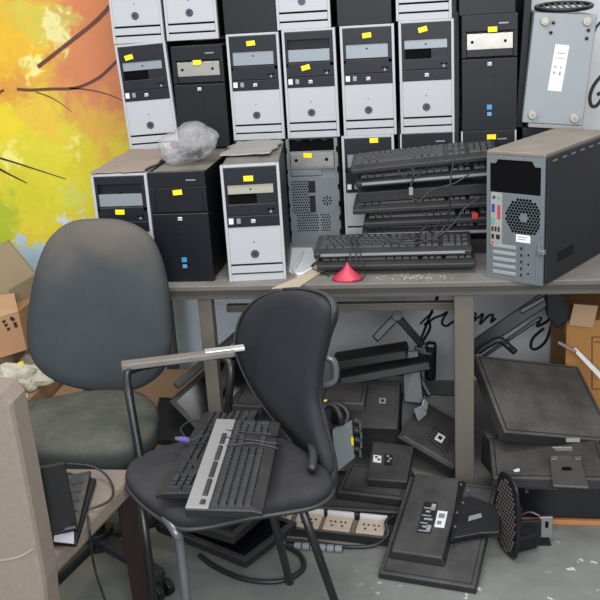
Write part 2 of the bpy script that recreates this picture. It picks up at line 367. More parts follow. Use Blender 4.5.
# ------------------------------------------------------------------ table
def table():
    t = thing('table', 'long grey steel-framed table carrying the computer towers', 'table', TR((.5, .44, 0)))
    x0, x1, y0, y1 = -1.02, 1.5, -.49, .49
    part('tabletop', MB().box(x0, x1, y0, y1, .733, .75), tabletop, t, .003)
    part('edge_band', MB().box(x0, x1, y0+.004, y1-.004, .722, .733), mat('dark_edge_band', (62, 58, 54), .6), t)
    xs = (-.70+.02, -.39-.19, .245)
    def leg(px, y):
        x = px
        part('leg', MB().box(x-(.022 if x < 0 else .03), x+(.022 if x < 0 else .03), y-.022, y+.022, 0, .722), tframe, t, .003)
    lx = [P(208, 330, y=-.0).x-.5, P(464, 340, y=-.0).x-.5, 1.1]
    for x in lx+[lx[0]-.42]:
        leg(x, -.43)
        leg(x+.02, .44)
    for (a, b) in ((x0+.02, x1-.02),):
        part('apron', MB().box(a, b, y0+.02, y0+.055, .70, .722), mat('apron_steel', (92, 88, 80), .55, .1, .2, var=.2), t, .002)
        part('apron', MB().box(a, b, y1-.045, y1-.01, .69, .722), tframe, t, .002)
    z = P(390, 306, y=.20).z
    part('rear_crossbar', MB().box(lx[0]+.02, lx[1]+.0, -.25, -.225, z-.013, z+.013), tframe, t, .003)
    z = P(245, 308, y=.86).z
    part('side_rail', MB().box(lx[0]-.01, lx[0]+.02, -.40, .41, z-.013, z+.013), tframe, t, .003)
    part('side_rail', MB().box(lx[1]-.01, lx[1]+.02, -.40, .41, z-.013, z+.013), tframe, t, .003)
    return t
TB = table()
cp = P(415, 277, z=.75); sm_ = mat('plaster_dust', (205, 203, 200), .8)
sc_ = random.Random(3); mb = MB()
for k in range(70):
    a, r = sc_.uniform(0, 2*PI), abs(sc_.gauss(0, .04)); q = cp+V((math.cos(a)*r*1.6, math.sin(a)*r*.5, 0)); e = sc_.uniform(.001, .0035); mb.cyl(q, q+V((0, 0, .0006)), e, 6)
dd = solo('plaster_dust', mb, sm_, 'white plaster dust spilled at the table edge below the keyboards', 'dust'); dd['kind'] = 'stuff'

# ------------------------------------------------------------------ computer towers
W, H, D = .178, .37, .43
def lab(t, u, v, ry=0, w=.029, h=.0165, m=None, name='paper_label', y=-.0035):
    m = m or yellow
    M = TR((-W/2+u*W, y, v*H)) @ Matrix.Rotation(R(ry), 4, 'Y')
    return part(name, MB().box(-w/2, w/2, -.0008, .0008, -h/2, h/2), m, t, M=M)
def logo(t, u, v, w=.013):
    o = part('logo_badge', MB().box(-w/2, w/2, -.001, .001, -w*.42, w*.42), whitep, t, M=TR((-W/2+u*W, -.0045, v*H)))
    l = text_mesh('hp', w*.95); part('lettering', l, inkm, o, M=Matrix.Translation((0, -.0012, 0)) @ Matrix.Rotation(PI/2, 4, 'X'))
def tower_silver(loc, label, yl=(.47, .93, 3), slot=False, rz=0, ry=0, group='silver and black fronted desktop towers', bay=None, openbay=False, stickers=True, casemat=None, hs=1):
    t = thing('computer_tower', label, 'computer', TR(loc, rz, 0, ry) @ Matrix.Diagonal((1, 1, hs, 1)), group)
    cm = casemat or casem
    part('case', MB().box(-W/2+.003, W/2-.003, .018, D, .004, H-.003), cm, t, .003)
    b = MB()                                     # silver shell of the front: frame round the panel and the lower face
    b.box(-W/2, -W/2+.009, 0, .02, 0, H); b.box(W/2-.009, W/2, 0, .02, 0, H); b.box(-W/2+.009, W/2-.009, 0, .02, H-.008, H)
    b.box(-W/2+.009, W/2-.009, .001, .02, .056, .175)
    b.box(-W/2+.009, W/2-.009, .001, .02, .0, .022); b.box(-W/2+.009, W/2-.009, -.003, .02, .0275, .050)
    part('front_bezel', b, silver, t, .0015)
    part('groove', MB().box(-W/2+.009, W/2-.009, .008, .018, .02, .07), hole, t)
    z0, z1, zb0, zb1 = .176, H-.009, .258, .308
    x0, x1 = -W/2+.0095, W/2-.0095
    if openbay: zb1 = .335
    p = MB()
    p.box(x0, x1, -.002, .017, z0, z0+.034); p.box(x0, x1, 0, .017, z0+.036, zb0-(.012 if slot else 0)); p.box(x0, x1, -.001, .017, zb1, z1)
    p.box(x0, x0+.008, 0, .017, zb0-.013, zb1); p.box(x1-.012, x1, 0, .017, zb0-.013, zb1)
    part('upper_panel', p, blackp, t, .001)
    zz = zb0+(.021 if slot else .004)
    part('drive_blank', MB().box(x0+.008, x1-.012, .004, .012, zz, zb1 if not openbay else .302), bay or blank, t, .0006)
    part('screw_hole', MB().cyl((-.002, .0035, (zb0+zb1)/2+.01), (-.002, .006, (zb0+zb1)/2+.01), .003, 10), hole, t)
    if slot: part('drive_slot', MB().box(x0+.012, x0+.095, .010, .016, zb0-.012, zb0+.022), hole, t); part('slot_cover', MB().box(x0+.095, x1-.012, .002, .014, zb0-.013, zb0+.021), blackp, t)
    pw = part('power_button', MB().cyl((-.003, .001, .088), (-.003, -.002, .088), .0125, 24), btn, t)
    part('button_ring', MB().tube([(-.003+.008*math.cos(a*PI/8), -.0025, .088+.008*math.sin(a*PI/8)) for a in range(17)], .001, 6, 0), btng, pw)
    part('indicator_light', MB().cyl((-.003, .001, .126), (-.003, 0, .126), .002, 10), inkm, t)
    for k in range(2): part('front_port', MB().box(x1-.035+k*.014, x1-.026+k*.014, -.0006, .002, .226, .231), hole, t)
    part('audio_port', MB().cyl((x1-.024, 0, .221), (x1-.024, -.001, .221), .004, 12), blank, t)
    if stickers:
        lab(t, .12, .53, 0, .014, .018, whitep, 'white_sticker'); lab(t, .25, .53, 0, .012, .016, blank, 'grey_sticker')
    logo(t, .5, .525)
    if yl: lab(t, *yl)
    return t
def tower_black(loc, label, yl=(.47, .9, 0), plate='bright', rz=0, win=True, group='all black fronted desktop towers', edge=False, ry=0, hs=1):
    t = thing('computer_tower', label, 'computer', TR(loc, rz, 0, ry) @ Matrix.Diagonal((1, 1, hs, 1)), group)
    part('case', MB().box(-W/2+.003, W/2-.003, .018, D, .004, H-.003), casem, t, .003)
    b = MB(); b.box(-W/2, W/2, .0, .02, 0, .232); b.box(-W/2, W/2, 0, .02, .318, H); b.box(-W/2, -W/2+.016, 0, .02, .236, .318); b.box(W/2-.014, W/2, 0, .02, .236, .318)
    if plate is None: b.box(-W/2+.016, W/2-.014, .001, .02, .236, .318)
    part('front_bezel', b, blackb, t, .002)
    part('groove', MB().box(-W/2+.004, W/2-.004, .004, .018, .228, .24), hole, t)
    if plate:
        mm = dict(bright=bright, grey=blank)[plate]
        part('drive_blank', MB().box(-W/2+.017, W/2-.015, .003, .012, .262, .312), mm, t, .001)
        for x in (-.055, .05): part('screw_hole', MB().cyl((x, .0025, .286), (x, .005, .286), .005, 12), hole, t)
        part('bay_gap', MB().box(-W/2+.017, W/2-.015, .006, .015, .236, .262), blackp, t)
    logo(t, .5, .585)
    for k, z in enumerate((.185, .168, .15, .14, .125)): part('front_port', MB().box(-.005, .005, -.001, .002, z-.003, z+.003), blackp, t)
    part('optical_slot_mark', MB().box(W/2-.06, W/2-.03, -.001, .002, .34, .344), blank, t)
    if win:
        lab(t, .5, .21, 0, .016, .016, blues, 'blue_sticker'); lab(t, .5, .15, 0, .014, .012, mat('pale_blue_sticker', (96, 150, 190), .4), 'blue_sticker')
    if edge:
        e = MB(); e.box(-W/2-.001, -W/2+.004, -.002, .021, 0, H); e.box(W/2-.004, W/2+.001, -.002, .021, 0, H); part('silver_edging', e, silver, t)
    if yl: lab(t, *yl)
    return t

Y2 = .44
def at(px, py, z, dx=W/2, y=None):   # a front bottom left corner seen at the pixel -> base centre of the front
    p = P(px, py, y=Y2 if y is None else y); return (p.x+dx, Y2 if y is None else y, z)
Z1, Z2, Z3 = .75, .75+H, .75+2*H
# second row; the two at the left stand on shorter machines
HL = .945
ZL = Z1+H*HL
tower_silver(at(130, 148, ZL), 'silver and black tower, leftmost of the middle row, right above the cardboard', (.26, .88, -10), slot=True, ry=R(-2.2), hs=.98)
tower_black(at(180, 147, ZL), 'black tower with bright steel drive plate, second from left in the middle row', (.5, .84, 0), win=False, hs=.93)
tower_silver(at(234, 140, Z2), 'silver and black tower in the middle row, third from the left', (.47, .91, -4), hs=.955)
tower_silver(at(288, 139, Z2), 'silver tower in the middle row whose yellow label sits below the drive blank', (.42, .655, -14), openbay=True, hs=.965)
tower_silver(at(344, 134, Z2), 'silver and black tower in the middle row, above the keyboards left end', (.5, .91, -6), hs=.97)
tower_silver(at(401, 133, Z2), 'silver tower with an open black drive slot beside the tall all black tower', (.44, .92, -14), slot=True, stickers=False, hs=.985)
tower_black(at(462, 130, Z2), 'tall all black tower beside the grey upended case, blue sticker low on its front', (.55, .875, 0))
# top row, mostly above the frame
ZT = (ZL+H*.98, ZL+H*.98, Z2+H*.955, Z2+H*.965, Z2+H*.97, Z2+H*.985, Z2+H)
xs3 = [at(a, b, z) for (a, b), z in zip(((113, 39), (167, 41), (224, 33), (277, 25), (337, 22), (396, 13), (459, 9)), ZT)]
kinds = 'ssbsbsb'
l3 = ('silver front in the top row at the far left, cut by the frame', 'silver front in the top row, second from the left', 'plain black front in the top row, third from the left',
      'silver front in the top row standing between two black ones', 'plain black front in the top row, fifth from the left', 'silver front in the top row, rightmost silver one', 'black front in the top row at the right above the tall black tower')
for p, k, l in zip(xs3, kinds, l3):
    if k == 's': tower_silver(p, 'tower with '+l, None)
    else: tower_black((p[0], p[1]+.01, p[2]), 'tower with '+l, None, None, win=False)
# bottom row, set back under the stack
def chassis(loc, label):
    t = thing('computer_tower', label, 'computer', TR(loc))
    part('case', MB().box(-W/2, W/2, .012, D, 0, H-.003), zinc, t, .002)
    f = MB(); f.box(-W/2, W/2, 0, .012, .0, .236); f.box(-W/2, -W/2+.012, 0, .012, .236, H-.004); f.box(W/2-.012, W/2, 0, .012, .236, H-.004); f.box(-W/2+.012, W/2-.012, 0, .012, .262, .270); f.box(-W/2+.012, W/2-.012, .002, .012, .318, .324)
    part('front_plate', f, zinc, t, .001)
    part('bay_opening', MB().box(-W/2+.012, W/2-.012, .009, .0125, .324, H-.006), hole, t)
    part('drive_blank', MB().box(-W/2+.014, W/2-.014, -.001, .008, .27, .318), bright, t, .001)
    for x in (-.055, .05): part('screw_hole', MB().cyl((x, -.0015, .294), (x, .003, .294), .006, 12), hole, t)
    part('drive_blank', MB().box(-W/2+.014, .03, .001, .008, .24, .26), zinc, t, .001)
    g = MB()
    for r in range(20):
        for c in range(9):
            x = -.075+c*.0085+(.004 if r % 2 else 0); z = .045+r*.0092
            if r < 6 and c > 3 or True:
                if r < 7: x += .012
                if x > (.045 if r < 7 else -.018) : continue
                g.cyl((x, -.0006, z), (x, .001, z), .0032, 6)
        if r < 7:
            for c in range(4):
                x = .022+c*.0085+(.004 if r % 2 else 0); g.cyl((x, -.0006, .045+r*.0092), (x, .001, .045+r*.0092), .0032, 6)
    part('vent_holes', g, hole, t)
    part('button_bracket', MB().box(-.018, .006, -.002, .003, .18, .222).box(-.016, .004, -.003, .003, .11, .17), blackp, t, .001)
    g = MB()
    for k in range(8):
        a = 2*PI*k/8; g.cyl((.045+.014*math.cos(a), -.0006, .15+.014*math.sin(a)), (.045+.014*math.cos(a), .001, .15+.014*math.sin(a)), .0035, 8)
    for k in range(4): g.cyl((.045+.006*math.cos(k*PI/2), -.0006, .15+.006*math.sin(k*PI/2)), (.045+.006*math.cos(k*PI/2), .001, .15+.006*math.sin(k*PI/2)), .003, 8)
    part('speaker_holes', g, hole, t)
    g = MB()
    for k in range(7): x = -.07+k*.022; g.box(x, x+.008+(k % 3)*.004, -.006, .004, H-.004-(k % 2)*.006, H+.0)
    part('bezel_clips', g, blackp, t)
    g = MB()
    for z in (.03, .08, .13, .19, .25, .32): g.box(W/2-.004, W/2+.002, -.005, .004, z, z+.018); g.box(-W/2-.002, -W/2+.003, -.005, .004, z, z+.014)
    part('edge_clips', g, hole, t)
    lab(t, .42, .84, 4, y=-.002)
    return t
chassis(at(292, 246, Z1), 'bare zinc tower chassis with no front cover, honeycomb vent holes showing')
tower_silver(at(346, 243, Z1), 'silver tower standing behind the left end of the upper keyboard stack', (.62, .955, 0), bay=blank)
tower_black(at(403, 241, Z1), 'dark tower on the table behind the middle of the upper keyboard stack', None, 'grey', win=False, edge=True)
tower_black(at(462, 238, Z1), 'black tower with silver edging on the table behind the rear facing one', (.55, .945, 0), 'grey', win=False, edge=True)
tower_black((at(462, 238, Z1)[0]+.20, Y2+.02, Z1), 'black tower on the table under the grey upended case', None, None, win=False)
# the three pulled forward
A3 = P(230, 281, y=0)
tower_silver((A3.x+W/2, 0, Z1), 'silver and black tower at the front of the table with beige drive bay', (.47, .885, 0), slot=True, bay=beigeb, rz=R(6), hs=.985)
tower_black((P(160, 287, y=-.0).x+W/2, .0, Z1), 'large black tower at the front of the table under the plastic bag', (.5, .82, -4), None, hs=HL)
tower_silver((P(160, 287, y=.0).x-W/2-.004, .0, Z1), 'tower half hidden by the grey office chair, cardboard lying on its top', (.46, .66, 2), openbay=True, hs=HL)
xh = at(292, 246, Z1)[0]-W-.008
for i, x in enumerate((xh, xh-.19, xh-.38)):
    tower_black((x, .46, Z1), ('dark tower hidden behind the silver and black front one', 'dark tower hidden behind the large black front one', 'dark tower hidden behind the one under the cardboard')[i], None, None, win=False, hs=1 if i == 0 else HL)

# grey case shown from its underside, tilted
def upended():
    bl = P(522, 124, y=Y2+.0); t = thing('computer_case', 'grey steel case standing on end, underside with round feet towards the camera', 'computer case', TR((bl.x, Y2, Z2+.022), 0, 0, R(5.5)))
    w, h = .195, .348
    part('case', MB().box(0, w, 0, .36, 0, h), caseg, t, .004)
    for x, z in ((.035, .323), (w-.03, .328), (.03, .028), (w-.03, .024)):
        f = part('rubber_foot', MB().cyl((x, .001, z), (x, -.014, z), .0155, 20, .013), mat('pale_foot', (176, 174, 166), .6), t, .002)
        part('foot_screw', MB().cyl((x, -.0142, z), (x, -.016, z), .006, 12), steel, f)
    for x, z in ((.062, .318), (.058, .288), (w-.022, .300), (w-.024, .275)):
        part('screw_recess', MB().cyl((x, .001, z), (x, -.0012, z), .0085, 16), mat('recess_grey', (110, 114, 118), .4, .4), t); part('screw', MB().cyl((x, -.001, z), (x, -.003, z), .0045, 12), hole, t)
    l = part('paper_label', MB().box(-.022, .022, -.0012, .0002, -.073, .073), whitep, t, M=TR((.095, 0, .18)) @ Matrix.Rotation(R(3), 4, 'Y'))
    part('printed_marks', MB().box(-.014, -.008, -.0018, -.001, .0, .006).box(-.014, -.008, -.0018, -.001, -.02, -.012).box(.004, .01, -.0018, -.001, 0, .005).box(.004, .01, -.0018, -.001, -.022, -.01).box(-.012, .014, -.0018, -.001, .045, .048).box(-.012, .014, -.0018, -.001, .03, .032), blank, l)
    part('base_lip', MB().box(.02, w+.0, -.01, .30, -.012, 0), steel, t, .001)
    return t
upended()
# black grille lying over the upended case
gp = P(566, 6, y=Y2+.05)
g = thing('fan_grille', 'dark round wire grille resting on top of the grey upended case', 'grille', TR((gp.x, Y2+.1, Z2+.356+.022), 0, R(6)))
part('rim', MB().tube([(.088*math.cos(a*PI/12), .088*math.sin(a*PI/12), 0) for a in range(25)], .007, 8, 0), blackb, g, smooth=True)
part('grid', (lambda q: [q.box(-.003+x, .003+x, -math.sqrt(.0075-x*x), math.sqrt(.0075-x*x), -.002, .002) for x in (-.06, -.04, -.02, 0, .02, .04, .06)] and q)(MB()), blackp, g)
q = P(521, 126, y=Y2); solo('gap_filler_sheet', MB().box(0, .024, .05, .42, 0, .44, TR((q.x-.014, Y2, Z2), 0, 0, R(3.2))), casem, 'added dark sheet filling the gap between the tall black tower and the upended case', 'sheet', bevel=.002)  # added sheet that darkens the open gap where white wall would show

# rear-facing tower on the right
def rear_tower():
    o = P(487, 277, z=.75); q = P(543, 286, z=.75)
    ang = math.atan2(q.y-o.y, q.x-o.x); t = thing('computer_tower', 'black tower turned backwards at the right of the table, ports and fan grille showing', 'computer', TR(o, ang))
    w, h, d = (q-o).length, .382, .44
    part('case', MB().box(0.002, w, .004, d, .004, h-.012), casem, t, .003)
    part('top_cover', MB().box(-.001, w+.002, -.004, d, h-.012, h), mat('dusty_top_cover', (120, 112, 104), .6, .1, .8, (168, 156, 142), var=.15), t, .003)
    part('side_panel', MB().box(w, w+.006, .006, d, .002, h-.014), mat('dark_side_panel', (27, 30, 35), .6, .05, .05, var=.12), t, .002)
    for k in range(7): part('panel_clip', MB().box(w+.005, w+.0085, .03+k*.06, .055+k*.06, h-.026, h-.022), steel, t)
    f = MB()
    f.box(0, w, -.004, .004, 0, .012); f.box(0, .010, -.004, .004, .012, h-.012); f.box(w-.012, w, -.004, .004, .012, h-.012); f.box(.01, w-.012, -.004, .004, h-.024, h-.012)
    f.box(.01, w-.012, -.002, .004, .012, .262)
    f.prism([(.01, -.0035, h-.024), (.035, -.0035, h-.024), (.028, -.0035, h-.036), (.01, -.0035, h-.036)], (0, .006, 0)); f.prism([(w-.012, -.0035, h-.024), (w-.04, -.0035, h-.024), (w-.03, -.0035, h-.04), (w-.012, -.0035, h-.04)], (0, .006, 0))
    part('rear_panel', f, zinc, t, .0008)
    part('power_supply_opening', MB().box(.01, w-.012, .0015, .0042, .262, h-.022), hole, t)
    # fan grille: rings of hexagon holes round a hub
    g = MB(); cx, cz = .118, .195
    for i in range(-8, 9):
        for j in range(-8, 9):
            x = i*.0098+(j % 2)*.0049; z = j*.0085
            if .014 < math.hypot(x, z) < .055 and cx+x < w-.014: g.cyl((cx+x, -.0028, cz+z), (cx+x, -.0015, cz+z), .0046, 6)
    part('fan_grille_holes', g, hole, t)
    part('fan_hub', MB().cyl((cx, -.002, cz), (cx, -.004, cz), .012, 18), zinc, t)
    s = part('port_shield', MB().box(.014, .05, -.004, -.001, .105, .262), mat('io_shield', (176, 172, 164), .4, .4), t)
    for x, z, a, b, c in ((.024, .247, .009, .009, 'blue'), (.04, .247, .009, .009, 'teal'), (.022, .215, .009, .024, 'blue'), (.040, .205, .009, .042, 'red'), (.022, .178, .008, .022, 'teal'),
                          (.020, .153, .006, .014, 'dark'), (.030, .153, .006, .014, 'dark'), (.04, .153, .006, .014, 'dark'), (.021, .130, .008, .014, 'dark'), (.038, .130, .012, .014, 'dark'), (.022, .112, .006, .006, 'red'), (.038, .112, .006, .006, 'teal')):
        part('port', MB().box(x-a/2, x+a/2, -.006, -.003, z-b/2, z+b/2), ports[c], s, .001)
    l = part('paper_label', MB().box(.095, .14, -.003, -.0015, .122, .145), whitep, t); part('printed_lines', MB().box(.1, .13, -.0035, -.0028, .137, .139).box(.1, .125, -.0035, -.0028, .13, .132), blank, l)
    for k in range(5): part('slot_cover', MB().box(.022, .095, -.005, -.001, .018+k*.02, .028+k*.02), mat('slot_metal', (185, 188, 190), .35, .5), t, .001)
    part('slot_retainer', MB().box(.108, .118, -.005, -.001, .012, .115).box(.150, .158, -.004, -.001, .012, .1), zinc, t)
    hb = MB()
    for k in range(5): hb.box(.111, .116, -.0056, -.004, .02+k*.02, .028+k*.02)
    for k in range(3): hb.cyl((.135, -.0028, .03+k*.028), (.135, -.001, .03+k*.028), .003, 10)
    part('retainer_holes', hb, hole, t)
    part('latch', MB().box(w-.012, w+.008, -.016, -.002, .095, .11).box(w-.014, w-.008, -.012, -.002, .09, .125), steel, t, .002)
    g = MB()
    for i in range(14):
        for j in range(4): g.cyl((w+.0055, .08+i*.008, .055+j*.008), (w+.0066, .08+i*.008, .055+j*.008), .003, 6)
    part('side_vent_holes', g, hole, t)
    return t
rear_tower()

# ------------------------------------------------------------------ keyboards
ROWS = [(.0, [1]*13+[2]), (1, [1.5]+[1]*12+[1.5]), (2, [1.8]+[1]*11+[2.2]), (3, [2.3]+[1]*10+[2.7]), (4, [1.3, 1.2, 1.3, 6.2, 1.3, 1.2, 1.2, 1.3])]
def key_rects(L=.45, Dp=.15, top=.118, fr=.0185):
    """key rectangles (x0,x1,y0,y1, block)"""
    out = []; u = .0186; x0 = .014
    for r, ws in ROWS:
        x = x0; y1 = top-r*fr
        for w in ws:
            out.append((x+.001, x+w*u-.001, y1-fr+.001, y1-.001, 'main')); x += w*u
    nx = x0+15*u+.01
    for r, n in ((0, 3), (1, 3), (3, 1), (4, 3)):
        for c in range(n):
            cc = c if n > 1 else 1
            out.append((nx+cc*u+.001, nx+(cc+1)*u-.001, top-(r+1)*fr+.001, top-r*fr-.001, 'navigation'))
    px_ = nx+3*u+.01
    for r in range(5):
        for c in range(4):
            if c == 3 and r in (2, 4): continue
            if r == 4 and c == 1: continue
            y0 = top-(r+1)*fr
            if c == 3 and r in (1, 3): y0 -= fr
            xx = px_+(c+1)*u
            if r == 4 and c == 0: xx += u
            out.append((px_+c*u+.001, xx-.001, y0+.001, top-r*fr-.001, 'number'))
    return out
def frow(y0, u=.0186):
    xs = [0, 2, 3, 4, 5, 6.5, 7.5, 8.5, 9.5, 11, 12, 13, 14, 15.6, 16.6, 17.6]
    return [(.014+x*u+.001, .014+(x+1)*u-.001, y0, y0+.014, 'function') for x in xs]
def keyboard(M, label, strip=None, individual=False, group=None, L=.452, Dp=.16, th=.02, name='keyboard', cat='keyboard', keys=True, flip=False):
    t = thing(name, label, cat, M, group)
    b = MB(); b.prism([(0, 0, 0), (0, Dp, 0), (0, Dp, th*1.15), (0, .02, th*.8), (0, 0, th*.5)], (L, 0, 0))
    part('body', b, kbm, t, .003)
    sl = (th*1.15-th*.8)/(Dp-.02)
    zf = lambda y: th*.8+sl*(y-.02)
    if not individual and keys != 'notrim': part('front_trim', MB().box(.02, L-.02, -.003, .004, th*.22, th*.48), kbst, t, .001)
    ks = key_rects()+frow(.130 if strip else .126)
    if strip: part('silver_strip', MB().prism([(.002, .121, zf(.121)), (.002, Dp-.001, zf(Dp)), (.002, Dp-.001, zf(Dp)+.004), (.002, .121, zf(.121)+.003)], (L-.004, 0, 0)), kbs, t, .001)
    if keys:
        blocks = {}
        for x0, x1, y0, y1, bl in ks:
            if bl == 'function': bl = 'function:%d' % sum(x0 > .014+e*.0186 for e in (1.5, 5.6, 10.2, 15.2))
            if bl == 'navigation': bl = 'navigation:%d' % (0 if y0 > .079 else 1)
            z = zf((y0+y1)/2)+(.003 if strip and bl[:3] == 'fun' else 0)
            if individual:
                k = MB(); k.frustum((x0, x1, y0, y1), (x0+.0025, x1-.0025, y0+.002, y1-.003), z-.001, z+.006); part('key', k, kbk, t)
            else:
                blocks.setdefault(bl, MB()).frustum((x0, x1, y0, y1), (x0+.0025, x1-.0025, y0+.002, y1-.003), z-.001, z+.007)
        for bl, k in blocks.items(): part(bl.split(':')[0]+'_key_block', k, kbk, t)
    return t
def kb_table(pl, pr_, y, label, flip=False, tiltx=0, keys=True, upside=False):
    """keyboard whose front bottom edge runs between two pixels seen at depth y"""
    a, b = P(*pl, y=y), P(*pr_, y=y); x = (b-a).normalized()
    yy = V((0, math.cos(tiltx), math.sin(tiltx))); yy = (yy-x*yy.dot(x)).normalized(); z = x.cross(yy)
    M = Matrix((x, yy, z)).transposed().to_4x4(); M.translation = a
    if y < .1: M = M @ Matrix.Diagonal((1.07, 1, 1, 1))
    if flip:   # shown from its rear edge
        M = M @ Matrix.Translation((.452, .16, 0)) @ Matrix.Rotation(PI, 4, 'Z')
    if upside: M = M @ Matrix.Translation((0, .16, .026)) @ Matrix.Rotation(PI, 4, 'X')
    return keyboard(M, label, keys=keys, group='black keyboards stacked on the table', th=.03)
KS = [((317, 271), (470, 268), .03, 'black keyboard lying at the bottom of the lower stack on the table', False, 0, 'notrim', False),
      ((314, 259), (471, 255), .04, 'black keyboard on top of the lower front stack, keys facing up', False, 0, True, False),
      ((362, 238), (498, 234), .21, 'bottom keyboard of the upper stack, just above the lower pair', False, 0, True, False),
      ((364, 228), (498, 222), .20, 'black keyboard second from bottom of the upper stack', False, 0, 'notrim', False),
      ((353, 215), (492, 207), .19, 'black keyboard in the middle of the upper stack, keys showing', False, 0, 'notrim', False),
      ((358, 201), (492, 191), .20, 'black keyboard lying upside down, third from top of the upper stack', False, 0, False, True),
      ((356, 188), (492, 177), .18, 'black keyboard with a light trim line, second from top of the upper stack', False, 0, True, False),
      ((351, 175), (486, 161), .17, 'topmost keyboard of the upper stack, sloping up to the right', False, R(2), 'notrim', False)]
for a in KS: kb_table(a[0], a[1], a[2], a[3], a[4], a[5], a[6], a[7])
# box the upper stack rests on, behind the lower pair: a further pair of keyboards
# cables hanging over the stack
def cable(pts, r, label, mt=None, cat='cable', name='cable', group=None):
    return solo(name, MB().tube(pts, r, 8), mt or cablem, label, cat, group, smooth=True)
cable([P(412, 168, y=.13), P(414, 175, y=.12), P(411, 186, y=.11), P(412, 195, y=.11)], .0035, 'black plug lead dangling at the front of the upper keyboard stack')
pl = solo('usb_plug', MB().box(-.006, .006, -.003, .003, -.012, .012, TR(P(411, 191, y=.1))), steel, 'small metal usb plug hanging in front of the keyboards', 'plug')
cable([P(454, 158, y=.13), P(450, 185, y=.10), P(450, 210, y=.1), P(445, 226, y=.1), P(430, 240, y=.08), P(415, 238, y=.07)], .0025, 'long black cable hanging down the right part of the keyboard stacks')
cable([P(485, 195, y=.12), P(465, 208, y=.1), P(455, 222, y=.09), P(438, 236, y=.08), P(412, 244, y=.06), P(390, 240, y=.06)], .0028, 'black cable sagging from the right end of the upper stack')
cable([P(398, 170, y=.12), P(404, 177, y=.1), P(410, 172, y=.1), P(416, 178, y=.1), P(422, 170, y=.12)], .0028, 'looped black cable under the topmost keyboard')
cable([P(360, 250, y=-.02), P(362, 262, y=-.05), P(366, 272, y=-.05), P(362, 279, y=-.05), P(353, 281, y=-.05)], .002, 'thin black cable curling beside the pink cone')
for i, (x) in enumerate((352, 358)):
    cable([P(x-2, 237, y=.10), P(x, 245, y=.0), P(x-2, 256, y=-.03), P(x-1, 266, y=-.05)], .0025, 'thin black cable tied round the lower keyboard pair, %s one' % ('left', 'right')[i])
cable([P(338, 264, z=.755), P(318, 262, z=.757), P(312, 268, z=.757), P(330, 276, z=.755)], .002, 'thin black cable lying on the table left of the pink cone')

cable([P(440, 222, y=.12), P(432, 232, y=.12), P(424, 228, y=.11), P(416, 240, y=.11), P(406, 234, y=.11), P(398, 244, y=.10), P(384, 242, y=.10)], .003, 'tangled black cable between the upper and lower keyboard stacks')
cable([P(472, 172, y=.14), P(455, 183, y=.13), P(432, 190, y=.13), P(420, 200, y=.12), P(408, 197, y=.12)], .0025, 'black cable sagging left below the second keyboard from the top')
solo('red_tag', MB().box(-.010, .010, -.004, .004, -.010, .010, TR(P(475, 216, y=.2))), redm, 'small red tag at the right end of the middle keyboards', 'tag', bevel=.003)
# pink cone lump
c0 = P(348, 280, z=.75)
mb = MB(); n = 28
prof = [(.0, .042), (.008, .041), (.020, .028), (.034, .014), (.050, .004), (.052, 0), (0, 0)]
prof = prof[::-1]
rr = [[mb.bm.verts.new(c0+V((r*1.1*math.cos(2*PI*i/n)*(1+.1*math.sin(3*i)), r*.75*math.sin(2*PI*i/n), z*1.0))) for i in range(n)] for z, r in prof[2:]]
top = mb.bm.verts.new(c0+V((0, 0, .058)))
for i in range(n): mb.bm.faces.new((top, rr[0][i], rr[0][(i+1) % n]))
for A, B in zip(rr, rr[1:]):
    for i in range(n): mb.bm.faces.new((A[i], B[i], B[(i+1) % n], A[(i+1) % n]))
mb.bm.faces.new(rr[-1][::-1])
solo('plastic_cone', mb, pink, 'pinkish red cone shaped lump at the table edge below the keyboards', 'cone', smooth=True)
# sheets beside the silver tower
def sheet(name, pts, th, mt, label, cat, z=None, group=None):
    return solo(name, MB().prism(pts, (0, 0, th)), mt, label, cat, group)
sheet('cardboard_sheet', [P(272, 289, z=.751), P(300, 277, z=.751), P(322, 262, z=.756), P(333, 265, z=.76), P(318, 275, z=.752), P(300, 287, z=.751)], .003, mat('pale_cardboard', (190, 176, 154), .8), 'torn pale cardboard sheet on the table left of the pink cone', 'cardboard')
sheet('paper_sheet', [P(289, 272, z=.7505), P(292, 248, z=.7505), P(312, 248, z=.7505), P(316, 262, z=.7505), P(300, 278, z=.7505)], .0015, whitep, 'crumpled white paper lying in front of the bare chassis', 'paper')
cable([P(303, 252, z=.758), P(298, 262, z=.76), P(294, 270, z=.758), P(300, 274, z=.758), P(312, 268, z=.76)], .004, 'short white cable lying on white paper before the bare chassis', whitep)
